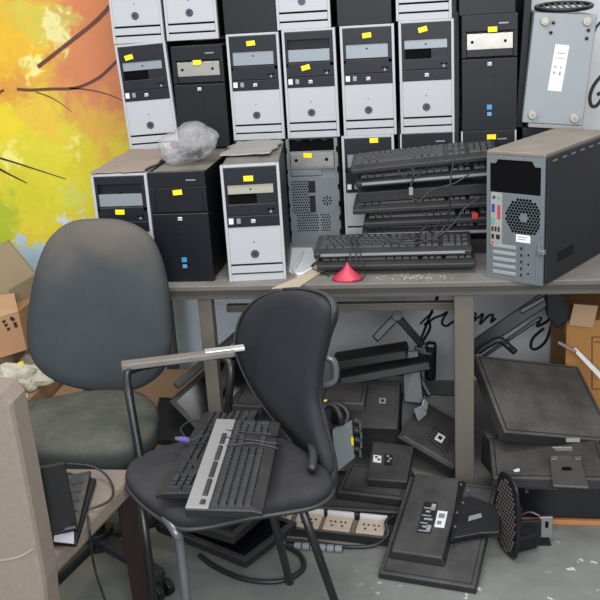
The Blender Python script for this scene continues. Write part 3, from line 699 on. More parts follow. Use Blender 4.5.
# cardboard on left tower
A1 = P(160, 287, y=.0).x-W/2-.004
def wavy(x0, x1, y0, y1, z, M=None, th=.004, amp=.004, nx=14, ny=10, seed=0, edge=0):
    mb = MB(); g = [[None]*(ny+1) for _ in range(nx+1)]; g2 = [[None]*(ny+1) for _ in range(nx+1)]
    for i in range(nx+1):
        for j in range(ny+1):
            x = x0+(x1-x0)*i/nx; y = y0+(y1-y0)*j/ny
            h = amp*(noise.noise(V((x*9+seed, y*9, seed)))+1)
            ex = edge*noise.noise(V((x*30, y*30, seed))) if i in (0, nx) or j in (0, ny) else 0
            p = V((x+ex, y+ex, z+h)); q = V((x+ex, y+ex, z+h+th))
            if M is not None: p = M @ p; q = M @ q
            g[i][j] = mb.bm.verts.new(p); g2[i][j] = mb.bm.verts.new(q)
    for i in range(nx):
        for j in range(ny):
            mb.bm.faces.new((g[i][j], g[i][j+1], g[i+1][j+1], g[i+1][j])); mb.bm.faces.new((g2[i][j], g2[i+1][j], g2[i+1][j+1], g2[i][j+1]))
    for i in range(nx):
        mb.bm.faces.new((g[i][0], g[i+1][0], g2[i+1][0], g2[i][0])); mb.bm.faces.new((g[i][ny], g2[i][ny], g2[i+1][ny], g[i+1][ny]))
    for j in range(ny):
        mb.bm.faces.new((g[0][j], g2[0][j], g2[0][j+1], g[0][j+1])); mb.bm.faces.new((g[nx][j], g[nx][j+1], g2[nx][j+1], g2[nx][j]))
    return mb
solo('cardboard_sheet', wavy(A1-.085, A1+.085, .0, .42, ZL+.001, amp=.003, edge=.02), cardd, 'flat dusty cardboard lying on the tower behind the office chair', 'cardboard')
solo('paper_sheet', wavy(A3.x-.03, A3.x+.13, .14, .40, Z2-.004, amp=.004, seed=3, edge=.02), mat('dusty_paper', (158, 156, 152), .8, scale=20, var=.12), 'dusty crumpled sheet lying on top of the front silver tower', 'paper')
# plastic bag on the black tower
def plastic_bag():
    p = P(184, 166, z=ZL); t = thing('plastic_bag', 'clear wrinkled plastic bag of small parts on the large black tower', 'bag', TR((p.x, p.y+.07, ZL)))
    bm = bmesh.new(); bmesh.ops.create_icosphere(bm, subdivisions=5, radius=1)
    for v in bm.verts:
        d = v.co.copy(); k = 1+.24*noise.noise(d*1.5+V((3, 1, 0)))+.07*abs(noise.noise(d*5))+.03*noise.noise(d*12)
        v.co = V((d.x*.100*k*(1-.25*max(0, d.z)), d.y*.08*k, max(.0, .058+d.z*.062*k+(.016*d.x))))
    pb = MB(); pb.bm.free(); pb.bm = bm
    m = bpy.data.materials.new('clear_plastic'); m.use_nodes = True; nt = m.node_tree; b = nt.nodes['Principled BSDF']
    b.inputs['Base Color'].default_value = lin((205, 205, 208)); b.inputs['Roughness'].default_value = .16; b.inputs['Alpha'].default_value = .34
    nz = nt.nodes.new('ShaderNodeTexNoise'); nz.inputs['Scale'].default_value = 45; nz.inputs['Detail'].default_value = 5; tc = nt.nodes.new('ShaderNodeTexCoord'); nt.links.new(tc.outputs['Object'], nz.inputs['Vector'])
    bp = nt.nodes.new('ShaderNodeBump'); bp.inputs['Strength'].default_value = .9; bp.inputs['Distance'].default_value = .01; nt.links.new(nz.outputs['Fac'], bp.inputs['Height']); nt.links.new(bp.outputs[0], b.inputs['Normal'])
    part('film', pb, m, t, smooth=True)
    cols = [mat('part_grey', (56, 57, 62), .6), mat('part_dark', (26, 27, 31), .5), mat('part_red', (92, 50, 48), .5), mat('part_white', (86, 86, 92), .6)]
    q = random.Random(4)
    for i in range(16):
        a = q.uniform(0, 2*PI); r = q.uniform(0, .05); s_ = q.uniform(.007, .014)
        M = TR((r*math.cos(a)*1.1, r*math.sin(a)*.75, q.uniform(.02, .06)), q.uniform(0, 3), q.uniform(0, 3))
        part('small_component', MB().box(-s_*1.4, s_*1.4, -s_, s_, -s_*.6, s_*.6, M), cols[(i*7) % 4 if i % 8 else 2] if i > 3 else cols[i % 2], t, .002)
plastic_bag()

# ------------------------------------------------------------------ monitors
def monitor(M, w, h, label, bulge=(.18, .82, .12, .7), bt=.035, th=.022, sticker=None, vents=False, m=None, group='monitors dumped under the table', name='monitor', cat='monitor'):
    """local x = width, y = height, z = towards the back of the set, z=0 the screen face"""
    t = thing(name, label, cat, M, group); m = m or mon
    part('bezel', MB().frustum((0, w, 0, h), (.003, w-.003, .003, h-.003), 0, th), m, t, .004)
    part('screen', MB().box(.02, w-.02, .02, h-.02, -.0006, .001), glassl, t)
    x0, x1, y0, y1 = bulge[0]*w, bulge[1]*w, bulge[2]*h, bulge[3]*h
    if bt: part('back_cover', MB().frustum((x0-.01, x1+.01, y0-.01, y1+.01), (x0, x1, y0, y1), th, th+bt), m, t, .004)
    part('rim_seam', MB().box(.014, w-.014, .014, .017, th-.001, th+.0008).box(.014, w-.014, h-.017, h-.014, th-.001, th+.0008).box(.014, .017, .017, h-.017, th-.001, th+.0008).box(w-.017, w-.014, .017, h-.017, th-.001, th+.0008), moninner, t)
    z = th+bt
    if sticker:
        sx, sy, rot = sticker
        Ms = TR((sx*w, sy*h, z+.0006), rot)
        part('spec_label', MB().box(-.03, .03, -.017, .017, -.0006, .0006), moninner, t, M=Ms)
        s = part('white_sticker', MB().box(.034, .062, -.014, .014, -.0006, .0008), whitep, t, M=Ms)
        part('printed_marks', MB().box(.040, .056, -.008, -.002, .0008, .0014).box(.042, .050, .002, .008, .0008, .0014), inkm, s)
        part('printed_marks', MB().box(-.027, -.004, .004, .012, .0006, .001).box(-.027, .02, -.004, -.001, .0006, .001).box(-.02, .025, -.012, -.008, .0006, .001).box(.008, .026, .003, .013, .0006, .001), mat('label_print', (150, 155, 162), .6), t, M=Ms)
    if vents:
        g = MB()
        for i in range(14):
            for j in range(5): g.cyl((w*.25+i*.014, h*.78+j*.012, z-.0005 if bt and bulge[3] > .9 else th), (w*.25+i*.014, h*.78+j*.012, (z if bt and bulge[3] > .9 else th)+.0022), .004, 6)
        part('vent_holes', g, hole, t)
    return t
# M1: on the floor in front, with its neck and perforated base plate
far, near = .135, .03
M, w, h = frame(P(377, 571, z=near), P(476, 587, z=near), P(408, 473, z=far))
M = M @ Matrix.Translation((0, 0, -.022))
m1 = monitor(M, w, h, 'dark monitor lying on the floor in front, white sticker on its back, stand still attached', bulge=(.10, .62, .17, .965), bt=.026)
bpy.context.view_layer.update()
def onp(root, px, py, zl):
    M = root.matrix_world; n = (M.to_3x3() @ V((0, 0, 1))).normalized(); o = M @ V((0, 0, zl)); return M.inverted() @ Pn(px, py, o, n)
Ms = TR(onp(m1, 427.5, 515, .0485), R(2))
lp_ = mat('label_print', (150, 155, 162), .6)
part('spec_label', MB().box(-.021, .021, -.062, .062, -.0006, .0006), moninner, m1, M=Ms)
pm = MB()
for k in range(7): pm.box(-.017+(k % 2)*.008, .016-(k % 3)*.006, -.056+k*.015, -.052+k*.015+(k % 2)*.003, .0006, .0012)
pm.box(.004, .017, -.05, -.03, .0006, .0012).box(.004, .017, .03, .055, .0006, .0012)
part('printed_marks', pm, lp_, m1, M=Ms)
Ms = TR(onp(m1, 441, 517, .0485), R(2))
s_ = part('white_sticker', MB().box(-.0145, .0145, -.032, .032, -.0006, .0012), whitep, m1, M=Ms)
part('printed_marks', MB().box(-.009, .009, .004, .022, .0012, .0018).box(-.009, .004, -.022, -.008, .0012, .0018), mat('sticker_print', (130, 130, 132), .6), s_)
def onq(pts, zl): return [onp(m1, a, b, zl) for a, b in pts]
nk = MB(); nk.prism(onq(((458, 496), (470, 493), (501, 505), (500, 530), (480, 531), (453, 536)), .050), (0, 0, -.022))
nk = part('stand_neck', nk, armm, m1, .004)
part('neck_slot', MB().prism(onq(((469, 514), (481, 511), (482, 515), (468, 519)), .0505), (0, 0, .001)), mat('slot_glint', (132, 132, 134), .5), nk)
a_, b2_ = onq(((460, 480), (452, 540)), .045); hg = MB(); hg.cyl(a_, b2_, .006, 14); part('hinge', hg, armm, m1)
g = MB()
for a, b in ((461, 482), (457, 510), (455, 524), (463, 500), (468, 488)): q = onp(m1, a, b, .052); g.cyl(q-V((0, 0, .004)), q, .0035, 8)
part('screws', g, steel, m1)
rest(m1, .001)
# base plate (perforated, standing on edge) belongs to the same stand
bpy.context.view_layer.update()
inv = m1.matrix_world.inverted()
def loc(px, py, z=None, y=None): return inv @ P(px, py, z=z, y=y)
yb = -.20
a, b_, c, d = [P(px, py, y=yy) for px, py, yy in ((508, 470, -.16), (520, 480, -.22), (512, 574, -.30), (497, 560, -.22))]
pl_o = P(509, 468, y=-.20); pl_h = .25
A_ = P(500, 575, z=.0); A_.z = .0
pd = V((.42, -.9, 0)).normalized(); pn = V((.94, .35, 0))
ctr = P(508, 521, y=-.33); ctr.z = .132
bpM = Matrix((pd, V((0, 0, 1)), pd.cross(V((0, 0, 1))))).transposed().to_4x4(); bpM.translation = ctr
bp_ = part('base_plate', MB().pad([(-.05, -.11), (0, -.13), (.05, -.11), (.062, 0), (.05, .11), (0, .13), (-.05, .11), (-.062, 0)], (0, 0, 0), (1, 0, 0), (0, 1, 0), .014, 0), armm, m1, smooth=True, M=inv @ bpM)
g = MB()
for i in range(-4, 5):
    for j in range(-9, 10):
        x = i*.0125+(j % 2)*.006; y = j*.0125
        if (x/.052)**2+(y/.118)**2 < 1: g.cyl((x, y, -.009), (x, y, .009), .0042, 6)
part('perforations', g, mat('perforation_glint', (104, 98, 94), .5, .3), bp_)
part('base_bracket', MB().box(-.03, .03, -.035, .035, -.03, -.008), armm, bp_, .003)
part('base_bracket', MB().box(-.03, .02, -.12, -.07, -.09, -.008), armm, bp_, .006)

# bent steel bracket behind the perforated plate
br = thing('steel_bracket', 'small bent steel bracket with a hole on the floor right of the perforated stand base', 'bracket', TR(P(541, 546, z=0), R(4)))
part('plate', MB().box(-.11, -.0, 0, .012, 0, .085), armm, br, .002)
part('flange', MB().box(-.004, .035, .012, .02, .02, .09), steel, br, .002)
part('flange_hole', MB().box(.013, .022, .010, .0215, .055, .075), hole, br)
part('foot_tab', MB().box(-.11, .03, 0, .06, 0, .004), armm, br)
# copper wires lying on it
cable([P(521, 515, y=-.16), P(530, 512, y=-.17), P(540, 516, y=-.18)], .003, 'thin bright wire poking out above the steel bracket', steel, 'wire', 'wire')

# generic pile slabs: corner pixels given with their heights
def slab(pc, px_, py_, th, label, down=True, **k):
    """pc, px_, py_: (px,py,{z|y:..}) of the visible upper face: origin corner, x corner, y corner"""
    f = lambda q: P(q[0], q[1], **q[2])
    M, w, h = frame(f(pc), f(px_), f(py_))
    bt = k.pop('bt', 0)
    return monitor(M @ Matrix.Translation((0, 0, -th-bt)), w, h, label, th=th, bt=bt, **k)
Zk = lambda z: dict(z=z)
# M2 with stickers, resting on a flat one behind the socket strip
slab((240, 503, Zk(.05)), (404, 513, Zk(.05)), (262, 470, Zk(.05)), .03, 'flat dark monitor lying right behind the row of beige sockets')
m2 = slab((336, 492, Zk(.08)), (404, 500, Zk(.08)), (343, 462, Zk(.10)), .026, 'dark monitor with two small stickers behind the sockets, below the grey steel part', bt=0)
bpy.context.view_layer.update()
def onz(root, pts, zl): return [onp(root, a, b, zl) for a, b in pts]
f0, f1 = onz(m2, ((366, 483), (406, 486), (414, 446), (373, 441)), .055), onz(m2, ((368, 478), (406, 481), (413, 446), (374, 441)), .056)
part('back_cover', MB().prism(onz(m2, ((367, 479), (407, 482), (414, 446), (373, 441)), .056), (0, 0, -.03)), mon, m2, .004)
for i, c4 in enumerate((((373.5, 455), (381.5, 456), (381, 463), (373, 462)), ((385, 454), (393, 455), (391, 466), (384, 465)))):
    s_ = part('white_sticker', MB().prism(onz(m2, c4, .0562), (0, 0, .001)), whitep if i == 0 else moninner, m2)
    for (dx, dy) in ((2, 2), (4.5, 4.5), (2.5, 7)):
        a0, b0 = c4[0][0]+dx, c4[0][1]+dy
        if i == 0 and dy > 5: continue
        part('printed_marks', MB().prism(onz(m2, ((a0-.3, b0-.8), (a0+2.2, b0-.6), (a0+2.1, b0+1), (a0-.4, b0+.8)), .0573), (0, 0, .0006)), inkm if i == 0 else mat('label_print', (150, 155, 162), .6), s_)
# M3 turned, leaning
m3 = slab((397, 436, dict(y=.14)), (455, 470, dict(y=.08)), (413, 394, dict(y=.34)), .034, 'dark monitor tilted corner down left of the right table leg, small white sticker', bulge=(.1, .95, .1, .95), bt=.004)
bpy.context.view_layer.update()
def on(root, px, py, dz=0):
    """point on the local back plane of the thing under a pixel"""
    M = root.matrix_world; n = (M.to_3x3() @ V((0, 0, 1))).normalized(); o = M @ V((0, 0, .034+dz)); return M.inverted() @ Pn(px, py, o, n)
q = on(m3, 440, 438, .0045); s = part('white_sticker', MB().box(-.014, .014, -.018, .018, 0, .0012), whitep, m3, M=Matrix.Translation(q)); part('printed_marks', MB().box(-.007, .007, -.008, .008, .0012, .0018), inkm, s)
g = MB()
for i in range(8):
    for j in range(5): q = on(m3, 428+i*2.6+j*1.5, 434+i*1.9-j*3.2+6, .0042); g.cyl(q, q+V((0, 0, .001)), .0028, 6)
part('vent_holes', g, hole, m3)
q0, q1 = on(m3, 407, 447, -.034), on(m3, 423, 457, -.034)
part('edge_trim', MB().tube([q0+V((0, -.002, .012)), q1+V((0, -.002, .012))], .003, 6, 0), mat('grey_trim_glint', (120, 124, 130), .4), m3)
# neck and hinge above M3
def quadbox(pts, th, mt, name, parent=None, bevel=.003, inv=None, **k):
    """pts: 4 world points of a face; thickened away from the camera by th"""
    n = (pts[1]-pts[0]).cross(pts[3]-pts[0]).normalized()
    if n.dot(CAM-pts[0]) > 0: n = -n
    mb = MB(); mb.prism([(inv @ p if inv else p) for p in pts], (inv.to_3x3() @ n if inv else n)*th); return part(name, mb, mt, parent, bevel, **k)
i3 = m3.matrix_world.inverted()
quadbox([P(402, 352, y=.36), P(418, 350, y=.36), P(424, 404, y=.29), P(404, 402, y=.29)], .03, armm, 'stand_neck', m3, inv=i3)
quadbox([P(413, 409, y=.22), P(421, 405, y=.22), P(427, 414, y=.20), P(418, 422, y=.20)], .02, mat('hinge_grey', (118, 122, 128), .45, .3), 'hinge', m3, inv=i3)
quadbox([P(424, 398, y=.24), P(429, 402, y=.24), P(427, 412, y=.22), P(421, 408, y=.22)], .01, steel, 'hinge', m3, inv=i3)
# M4 dark behind, upright
m4 = slab((338, 442, dict(y=.22)), (398, 446, dict(y=.22)), (344, 378, dict(y=.38)), .03, 'dark monitor standing at the back of the pile under the table, faint label', bulge=(.25, .85, .2, .9), bt=.0)
bpy.context.view_layer.update(); q = on(m4, 382.5, 400.5); s = part('white_sticker', MB().box(-.012, .012, -.010, .010, -.003, -.0015), mat('label_print', (150, 155, 162), .6), m4, M=Matrix.Translation(q)); part('printed_marks', MB().box(-.006, .006, -.005, .005, -.0015, -.001), inkm, s)
# upper slabs under the crossbar
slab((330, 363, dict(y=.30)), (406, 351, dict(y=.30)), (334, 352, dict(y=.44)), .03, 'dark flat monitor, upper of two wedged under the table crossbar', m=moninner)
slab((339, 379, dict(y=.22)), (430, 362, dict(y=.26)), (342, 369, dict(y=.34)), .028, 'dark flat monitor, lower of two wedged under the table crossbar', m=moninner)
slab((318, 402, dict(y=.05)), (365, 404, dict(y=.05)), (322, 380, dict(y=.24)), .03, 'grey topped flat monitor beside the black chair back edge', m=mond)
slab((231, 405, dict(y=.02)), (262, 407, dict(y=.02)), (236, 379, dict(y=.24)), .03, 'grey topped flat monitor between the left table leg and the black chair', m=mond)
# filler depth of the pile: upright boxy monitors behind
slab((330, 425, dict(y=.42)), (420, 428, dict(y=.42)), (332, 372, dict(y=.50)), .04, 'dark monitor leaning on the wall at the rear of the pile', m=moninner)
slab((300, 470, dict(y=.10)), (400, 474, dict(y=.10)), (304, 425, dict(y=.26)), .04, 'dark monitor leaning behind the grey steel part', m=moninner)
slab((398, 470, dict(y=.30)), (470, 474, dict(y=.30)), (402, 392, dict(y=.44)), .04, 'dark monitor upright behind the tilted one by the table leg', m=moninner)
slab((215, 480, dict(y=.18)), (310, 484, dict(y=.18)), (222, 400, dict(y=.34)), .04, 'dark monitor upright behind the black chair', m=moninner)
# folding arm stand (inverted V)
ar = thing('folding_stand', 'folded black monitor arm forming an upside down V under the crossbar', 'stand', TR(P(397, 316, y=.5)))
iv = Matrix.Translation(-P(397, 316, y=.5))
def bar(name, a, b, w, th, parent, mt=armm, iv=iv, bevel=.004):
    a, b = V(a), V(b); d = (b-a).normalized(); n = (CAM-a).normalized(); s_ = d.cross(n).normalized()
    pts = [a-s_*w/2, b-s_*w/2, b+s_*w/2, a+s_*w/2]
    return quadbox(pts, th, mt, name, parent, bevel, inv=iv)
bar('upper_arm', P(375, 339, y=.46), P(397, 316, y=.5), .03, .03, ar)
bar('lower_arm', P(397, 316, y=.5), P(423, 346, y=.5), .028, .03, ar)
part('pivot', MB().cyl(iv @ P(397, 316, y=.49), iv @ P(397, 316, y=.54), .019, 20), armm, ar, .002)
bar('end_bracket', P(431, 344, y=.46), P(430, 382, y=.46), .042, .04, ar, bevel=.012)
bar('end_joint', P(414, 350, y=.47), P(432, 352, y=.46), .03, .03, ar)
bar('brace', P(412, 362, y=.44), P(430, 396, y=.4), .018, .02, ar)
# big arm at right under the tabletop
ar2 = thing('folding_stand', 'long black monitor arm slanting up to the right below the tabletop', 'stand', TR(P(520, 320, y=.4)))
iv2 = Matrix.Translation(-P(520, 320, y=.4))
bar('arm_beam', P(470, 350, y=.36), P(548, 297, y=.36), .05, .035, ar2, iv=iv2)
bar('arm_rod', P(478, 360, y=.35), P(540, 318, y=.35), .014, .014, ar2, mt=mat('arm_rod_grey', (44, 47, 55), .35, .3), iv=iv2)
bar('beam_glint', P(520, 312, y=.34), P(545, 298, y=.34), .018, .02, ar2, mt=mat('beam_glint_grey', (46, 48, 55), .35, .3), iv=iv2)  # lighter strip laid on the beam, a glint put into its colour
hx = [P(a, b, y=.33) for a, b in ((546, 294), (562, 293), (570, 310), (568, 322), (556, 329), (547, 316))]
part('head_block', MB().prism([iv2 @ p for p in hx], (0, .08, 0)), armm, ar2, .006)
cable([P(478, 352, y=.30), P(490, 344, y=.30), P(500, 340, y=.3), P(508, 346, y=.3), P(515, 352, y=.28)], .012, 'thick black cable bundle lying above the large dusty slab', cablem)
# left leaning panel under the table
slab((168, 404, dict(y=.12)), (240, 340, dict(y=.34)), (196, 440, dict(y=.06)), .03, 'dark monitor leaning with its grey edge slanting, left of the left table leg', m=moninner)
bar2 = MB(); a, b = P(176, 386, y=.10), P(239, 333, y=.33); bar2.cyl(a, b, .014, 8); solo('metal_bar', bar2, mat('grey_bar', (96, 98, 98), .5, .2), 'grey flat bar slanting up behind the left table leg', 'bar')
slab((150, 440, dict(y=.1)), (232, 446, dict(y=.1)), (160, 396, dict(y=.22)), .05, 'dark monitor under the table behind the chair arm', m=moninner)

# right stack of sets
nl, fl = P(504, 433, z=.29), P(474, 354, z=.42)
zz_ = min((abs((fl-nl).normalized().dot((P(618, 443, z=q*.005)-nl).normalized())), q*.005) for q in range(30, 62))[1]; print('ZZ', zz_)
slab((504, 433, Zk(.29)), (618, 443, Zk(zz_)), (474, 354, Zk(.42)), .04, 'large dusty dark slab on top of the right hand monitor stack', m=mat('dusty_slab', (40, 40, 42), .5, 0, .9, (98, 96, 92), scale=6, var=.3, bump=.1))
part('paper_tab', MB().box(-.02, .02, -.002, .002, -.006, .006), mat('tab_grey', (140, 138, 134), .5), None, M=TR(P(573, 440, y=-.158)))
bpy.data.objects['paper_tab'].parent = None
tag(bpy.data.objects['paper_tab'], 'small grey tab sticking out under the large dusty slab', 'tab')
def rstack():
    z = .215
    o = P(498, 487, z=.17)
    t = slab((492, 478, Zk(.20)), (612, 480, Zk(.20)), (486, 436, Zk(.215)), .035, 'flat dark monitor under the large dusty slab with a hinge plate on it', m=mond)
    bpy.context.view_layer.update(); iv = t.matrix_world.inverted()
    quadbox([P(549, 455, z=.222), P(580, 455, z=.222), P(589, 487, z=.212), P(553, 485, z=.212)], .008, mat('hinge_plate', (84, 82, 80), .5, .2), 'hinge_plate', t, inv=iv)
    quadbox([P(562, 467, z=.2235), P(571, 467, z=.2235), P(572, 469.5, z=.2225), P(562, 469.5, z=.2225)], .001, hole, 'plate_slot', t, 0, inv=iv)
    for px_ in (551, 575): quadbox([P(px_, 456, z=.226), P(px_+6, 456, z=.226), P(px_+6, 459, z=.225), P(px_, 459, z=.225)], .003, steel, 'hinge_screw', t, .001, inv=iv)
    quadbox([P(552, 447, y=-.12), P(572, 447, y=-.12), P(573, 451, y=-.12), P(556, 451, y=-.12)], .004, steel, 'hinge_bracket', t, .001, inv=iv)
    quadbox([P(524, 457, y=-.10), P(531, 457, y=-.10), P(531, 461, y=-.1), P(524, 461, y=-.1)], .004, mat('chip_glint', (110, 110, 114), .4), 'clip', t, .001, inv=iv)
    quadbox([P(513, 470, z=.204), P(519, 468, z=.204), P(520, 471, z=.204), P(515, 472, z=.204)], .0008, whitep, 'paint_fleck', t, 0, inv=iv)
    b = thing('monitor', 'black monitor at the bottom of the right stack on the orange plank', 'monitor', TR(P(500, 517, z=.016), R(-1)), 'monitors dumped under the table')
    part('bezel', MB().box(0, .46, .0, .30, 0, .135), mat('gloss_black_set', (18, 19, 24), .35, var=.1), b, .006)
    part('front_rail', MB().box(.07, .17, -.010, .0, .105, .115).box(.30, .46, -.008, 0, .10, .109), mat('rail_grey', (84, 86, 90), .4, .3), b, .002)
    part('front_knob', MB().cyl((.078, -.012, .098), (.078, 0, .098), .006, 12), mat('rail_grey', (84, 86, 90), .4, .3), b)
    return t
rstack()
solo('wood_plank', MB().box(0, .6, 0, .30, 0, .016, TR(P(517, 523.5, z=0)+V((-.02, 0, 0)), R(-1))), plank, 'orange wooden plank on the floor under the right monitor stack', 'plank', bevel=.002)
# stand piece left of the stack
t = slab((480, 462, dict(y=.06)), (494, 480, dict(y=-.05)), (472, 418, dict(y=.14)), .02, 'narrow dark panel leaning between the table leg and the right stack', m=mond)
# ------------------------------------------------------------------ sockets strip
sa, sb_ = P(232, 530, z=0), P(398, 548, z=0)
ang = math.atan2(sb_.y-sa.y, sb_.x-sa.x); Ls = (sb_-sa).length
ss = thing('power_strip', 'long black power strip with beige sockets on the floor under the table', 'power strip', TR(sa, ang))
part('housing', MB().box(0, Ls, 0, .010, 0, .030).box(0, Ls, .010, .094, 0, .02).box(0, Ls, .089, .094, .02, .046), mat('strip_black', (34, 34, 36), .5, 0, .3, var=.15), ss, .002)
ux = lambda px: (Pn(px, 527, sa+V((0, 0, .04)), V((-math.sin(ang), math.cos(ang), 0)))-sa).dot(V((math.cos(ang), math.sin(ang), 0)))
for k, (a, b) in enumerate(((262, 287), (292, 317), (321, 348), (354, 382))):
    x0, x1 = ux(a), ux(b)
    tilt = Matrix.Translation((0, .012, .026)) @ Matrix.Rotation(R(8), 4, 'X')
    s = part('socket', MB().box(x0, x1, 0, .062, -.012, .008, tilt), socket, ss, .002)
    part('white_backplate', MB().box(x0, x1, .077, .088, .02, .054), mat('strip_white', (208, 208, 206), .5), ss, .002)
    hh = MB(); cx_ = (x0+x1)/2
    for dx in (-.016, .016):
        for (u, v) in ((-.007, .036), (.007, .036), (0, .018)): hh.box(cx_+dx+u-.003, cx_+dx+u+.003, v-.003, v+.003, .0075, .009, tilt)
    part('socket_holes', hh, hole, s)
    if k < 3: x2 = ux((287, 317, 348)[k]+.8); x3 = ux((292, 321, 354)[k]-.8); part('divider', MB().box(x2, x3, 0, .058, -.012, .002, tilt), brownd, ss)
cable([P(395, 516, y=-.22), P(386, 522, y=-.27), P(388, 534, y=-.3), P(375, 545, z=.012), P(350, 547, z=.008), P(325, 544, z=.008), P(300, 541, z=.008), P(255, 540, z=.008)], .006, 'grey black cable running along the front of the power strip', cablem)
cable([P(200, 556, z=.01), P(215, 567, z=.01), P(240, 578, z=.01), P(265, 582, z=.01), P(285, 580, z=.01), P(298, 574, z=.01), P(304, 566, z=.01), P(300, 555, z=.01), P(285, 546, z=.01), P(268, 540, z=.01)], .0075, 'thick black cable looping on the floor below the black chair')
# segmented grey connector hose
hs = thing('grey_hose', 'grey segmented hose with black bands lying before the power strip', 'hose', TR(P(300, 546, z=.012)))
ih = Matrix.Translation(-P(300, 546, z=.012))
p0, p1 = P(262, 543, z=.012), P(343, 549, z=.012)
for k in range(10):
    if k in (3,): continue
    a = p0.lerp(p1, k/10+.008); b = p0.lerp(p1, (k+1)/10-.008); part('hose_segment', MB().cyl(ih @ a, ih @ b, .011, 14), greyc, hs, .001)
part('hose_core', MB().cyl(ih @ p0, ih @ p1, .008, 12), cablem, hs)

# grey steel part with black connectors behind the chair
def cardpart():
    y0 = -.16
    o = P(336, 473, y=y0); t = thing('drive_bracket', 'grey steel bracket box with black connectors beside the black chair back', 'bracket', TR(o))
    iv = Matrix.Translation(-o)
    quadbox([P(332, 430, y=y0), P(352, 421, y=y0-.0), P(355, 458, y=y0), P(336, 473, y=y0)], .012, mat('drive_grey', (128, 138, 142), .4, .4), 'plate', t, inv=iv, bevel=.002)
    quadbox([P(340, 424, y=y0+.005), P(345, 421, y=y0+.005), P(346, 428, y=y0+.005), P(341, 430, y=y0+.005)], .006, steel, 'plate_tab', t, inv=iv, bevel=.001)
    for k in range(4):
        a = P(353.5+k*.4, 421+k*9.5, y=y0); b = P(361.5-(.8 if k in(0, 3) else 0), 424+k*9.0, y=y0)
        part('connector', MB().cyl(iv @ a, iv @ b, .013, 10, .010), blackb, t, .003)
        part('connector_clip', MB().box(-.003, .003, -.018, .0, -.012, .012, Matrix.Translation(iv @ b)), mat('clip_grey', (90, 92, 96), .4, .3), t)
    part('yellow_tag', MB().box(-.004, .004, -.004, .002, -.012, .012, Matrix.Translation(iv @ P(352.5, 441, y=y0))), yellow, t)
    part('cord', MB().tube([iv @ P(a, b, y=y0+c) for a, b, c in ((331, 428, 0), (325, 418, .0), (322, 410, .02), (327, 405, .03), (335, 407, .02), (340, 416, 0), (341, 424, 0))], .011, 10), cablem, t, smooth=True)
    part('cord', MB().tube([iv @ P(a, b, y=y0+c) for a, b, c in ((345, 424, .01), (348, 416, .02), (344, 408, .03), (335, 404, .04), (328, 403, .05))], .011, 10), cablem, t, smooth=True)
cardpart()
solo('yellow_cap', MB().cyl(P(324, 402, y=-.05), P(330, 403, y=-.05), .009, 12), yellow, 'small yellow cap above the grey steel bracket', 'cap')

# ------------------------------------------------------------------ grey office chair
def office_chair():
    c = P(95, 425, z=.47); base = V((-.33, -.42, 0)); t = thing('office_chair', 'grey green worn office chair with rounded back at the left', 'chair', TR(base)); iv = Matrix.Translation(-base)
    o = V((-.35, -.19, .45)); tilt = R(8); ay = V((0, math.sin(tilt), math.cos(tilt))); ax = V((1, 0, 0)); n = ax.cross(ay)
    pts = [(95, 218.5), (70, 222), (50, 237), (38, 262), (30, 295), (26, 325), (28, 350), (38, 369), (58, 382), (85, 389), (115, 392), (140, 388), (162, 372), (170, 345), (168, 300), (161, 262), (148, 235), (125, 221)]
    out = [((Pn(a, b, o, n)-o).dot(ax), (Pn(a, b, o, n)-o).dot(ay)) for a, b in pts]
    part('backrest', MB().pad(out, iv @ o, ax, ay, .07, .12, k=lambda x, y: -.35*x*x*-1*-1), fab1b, t, smooth=True)
    # pad's normal faces the camera side: ax x ay = -y
    pts = [(50, 396), (95, 388), (135, 389), (155, 399), (159, 416), (150, 436), (125, 449), (90, 453), (50, 452), (22, 446), (8, 425), (20, 403)]
    zs = .465
    out = [(P(a, b, z=zs).x, P(a, b, z=zs).y) for a, b in pts]
    part('seat', MB().pad(out, iv @ V((0, 0, zs-.035)), (1, 0, 0), (0, 1, 0), .085, .18), fab1, t, smooth=True)
    part('seat_pan', MB().box(-.2, .16, -.16, .16, .36, .385), tubem, t, .01)
    part('back_support', MB().tube([(.02, .12, .37), (.0, .26, .38), (.0, .275, .45), (-.01, .27, .56)], .022, 10), tubem, t, smooth=True)
    part('gas_lift', MB().cyl((0, 0, .09), (0, 0, .36), .028), tubem, t)
    part('hub', MB().cyl((0, 0, .06), (0, 0, .12), .05), tubem, t, .004)
    for k in range(5):
        a = R(-34+72*k); dx, dy = math.cos(a), math.sin(a)
        l = MB(); M = Matrix.Rotation(a, 4, 'Z'); l.prism([M @ V(p) for p in ((.03, -.026, .075), (.03, .026, .075), (.29, .018, .058), (.29, -.018, .058))], (0, 0, .03)); lg = part('base_leg', l, shellm, t, .006)
        w = MB(); cx, cy = dx*.285, dy*.285; nx, ny = -dy, dx
        w.cyl((cx+nx*.008, cy+ny*.008, .026), (cx+nx*.028, cy+ny*.028, .026), .026, 20); w.cyl((cx-nx*.028, cy-ny*.028, .026), (cx-nx*.008, cy-ny*.008, .026), .026, 20); w.cyl((cx, cy, .03), (cx, cy, .066), .01)
        part('caster', w, tubem, t, .003)
office_chair()

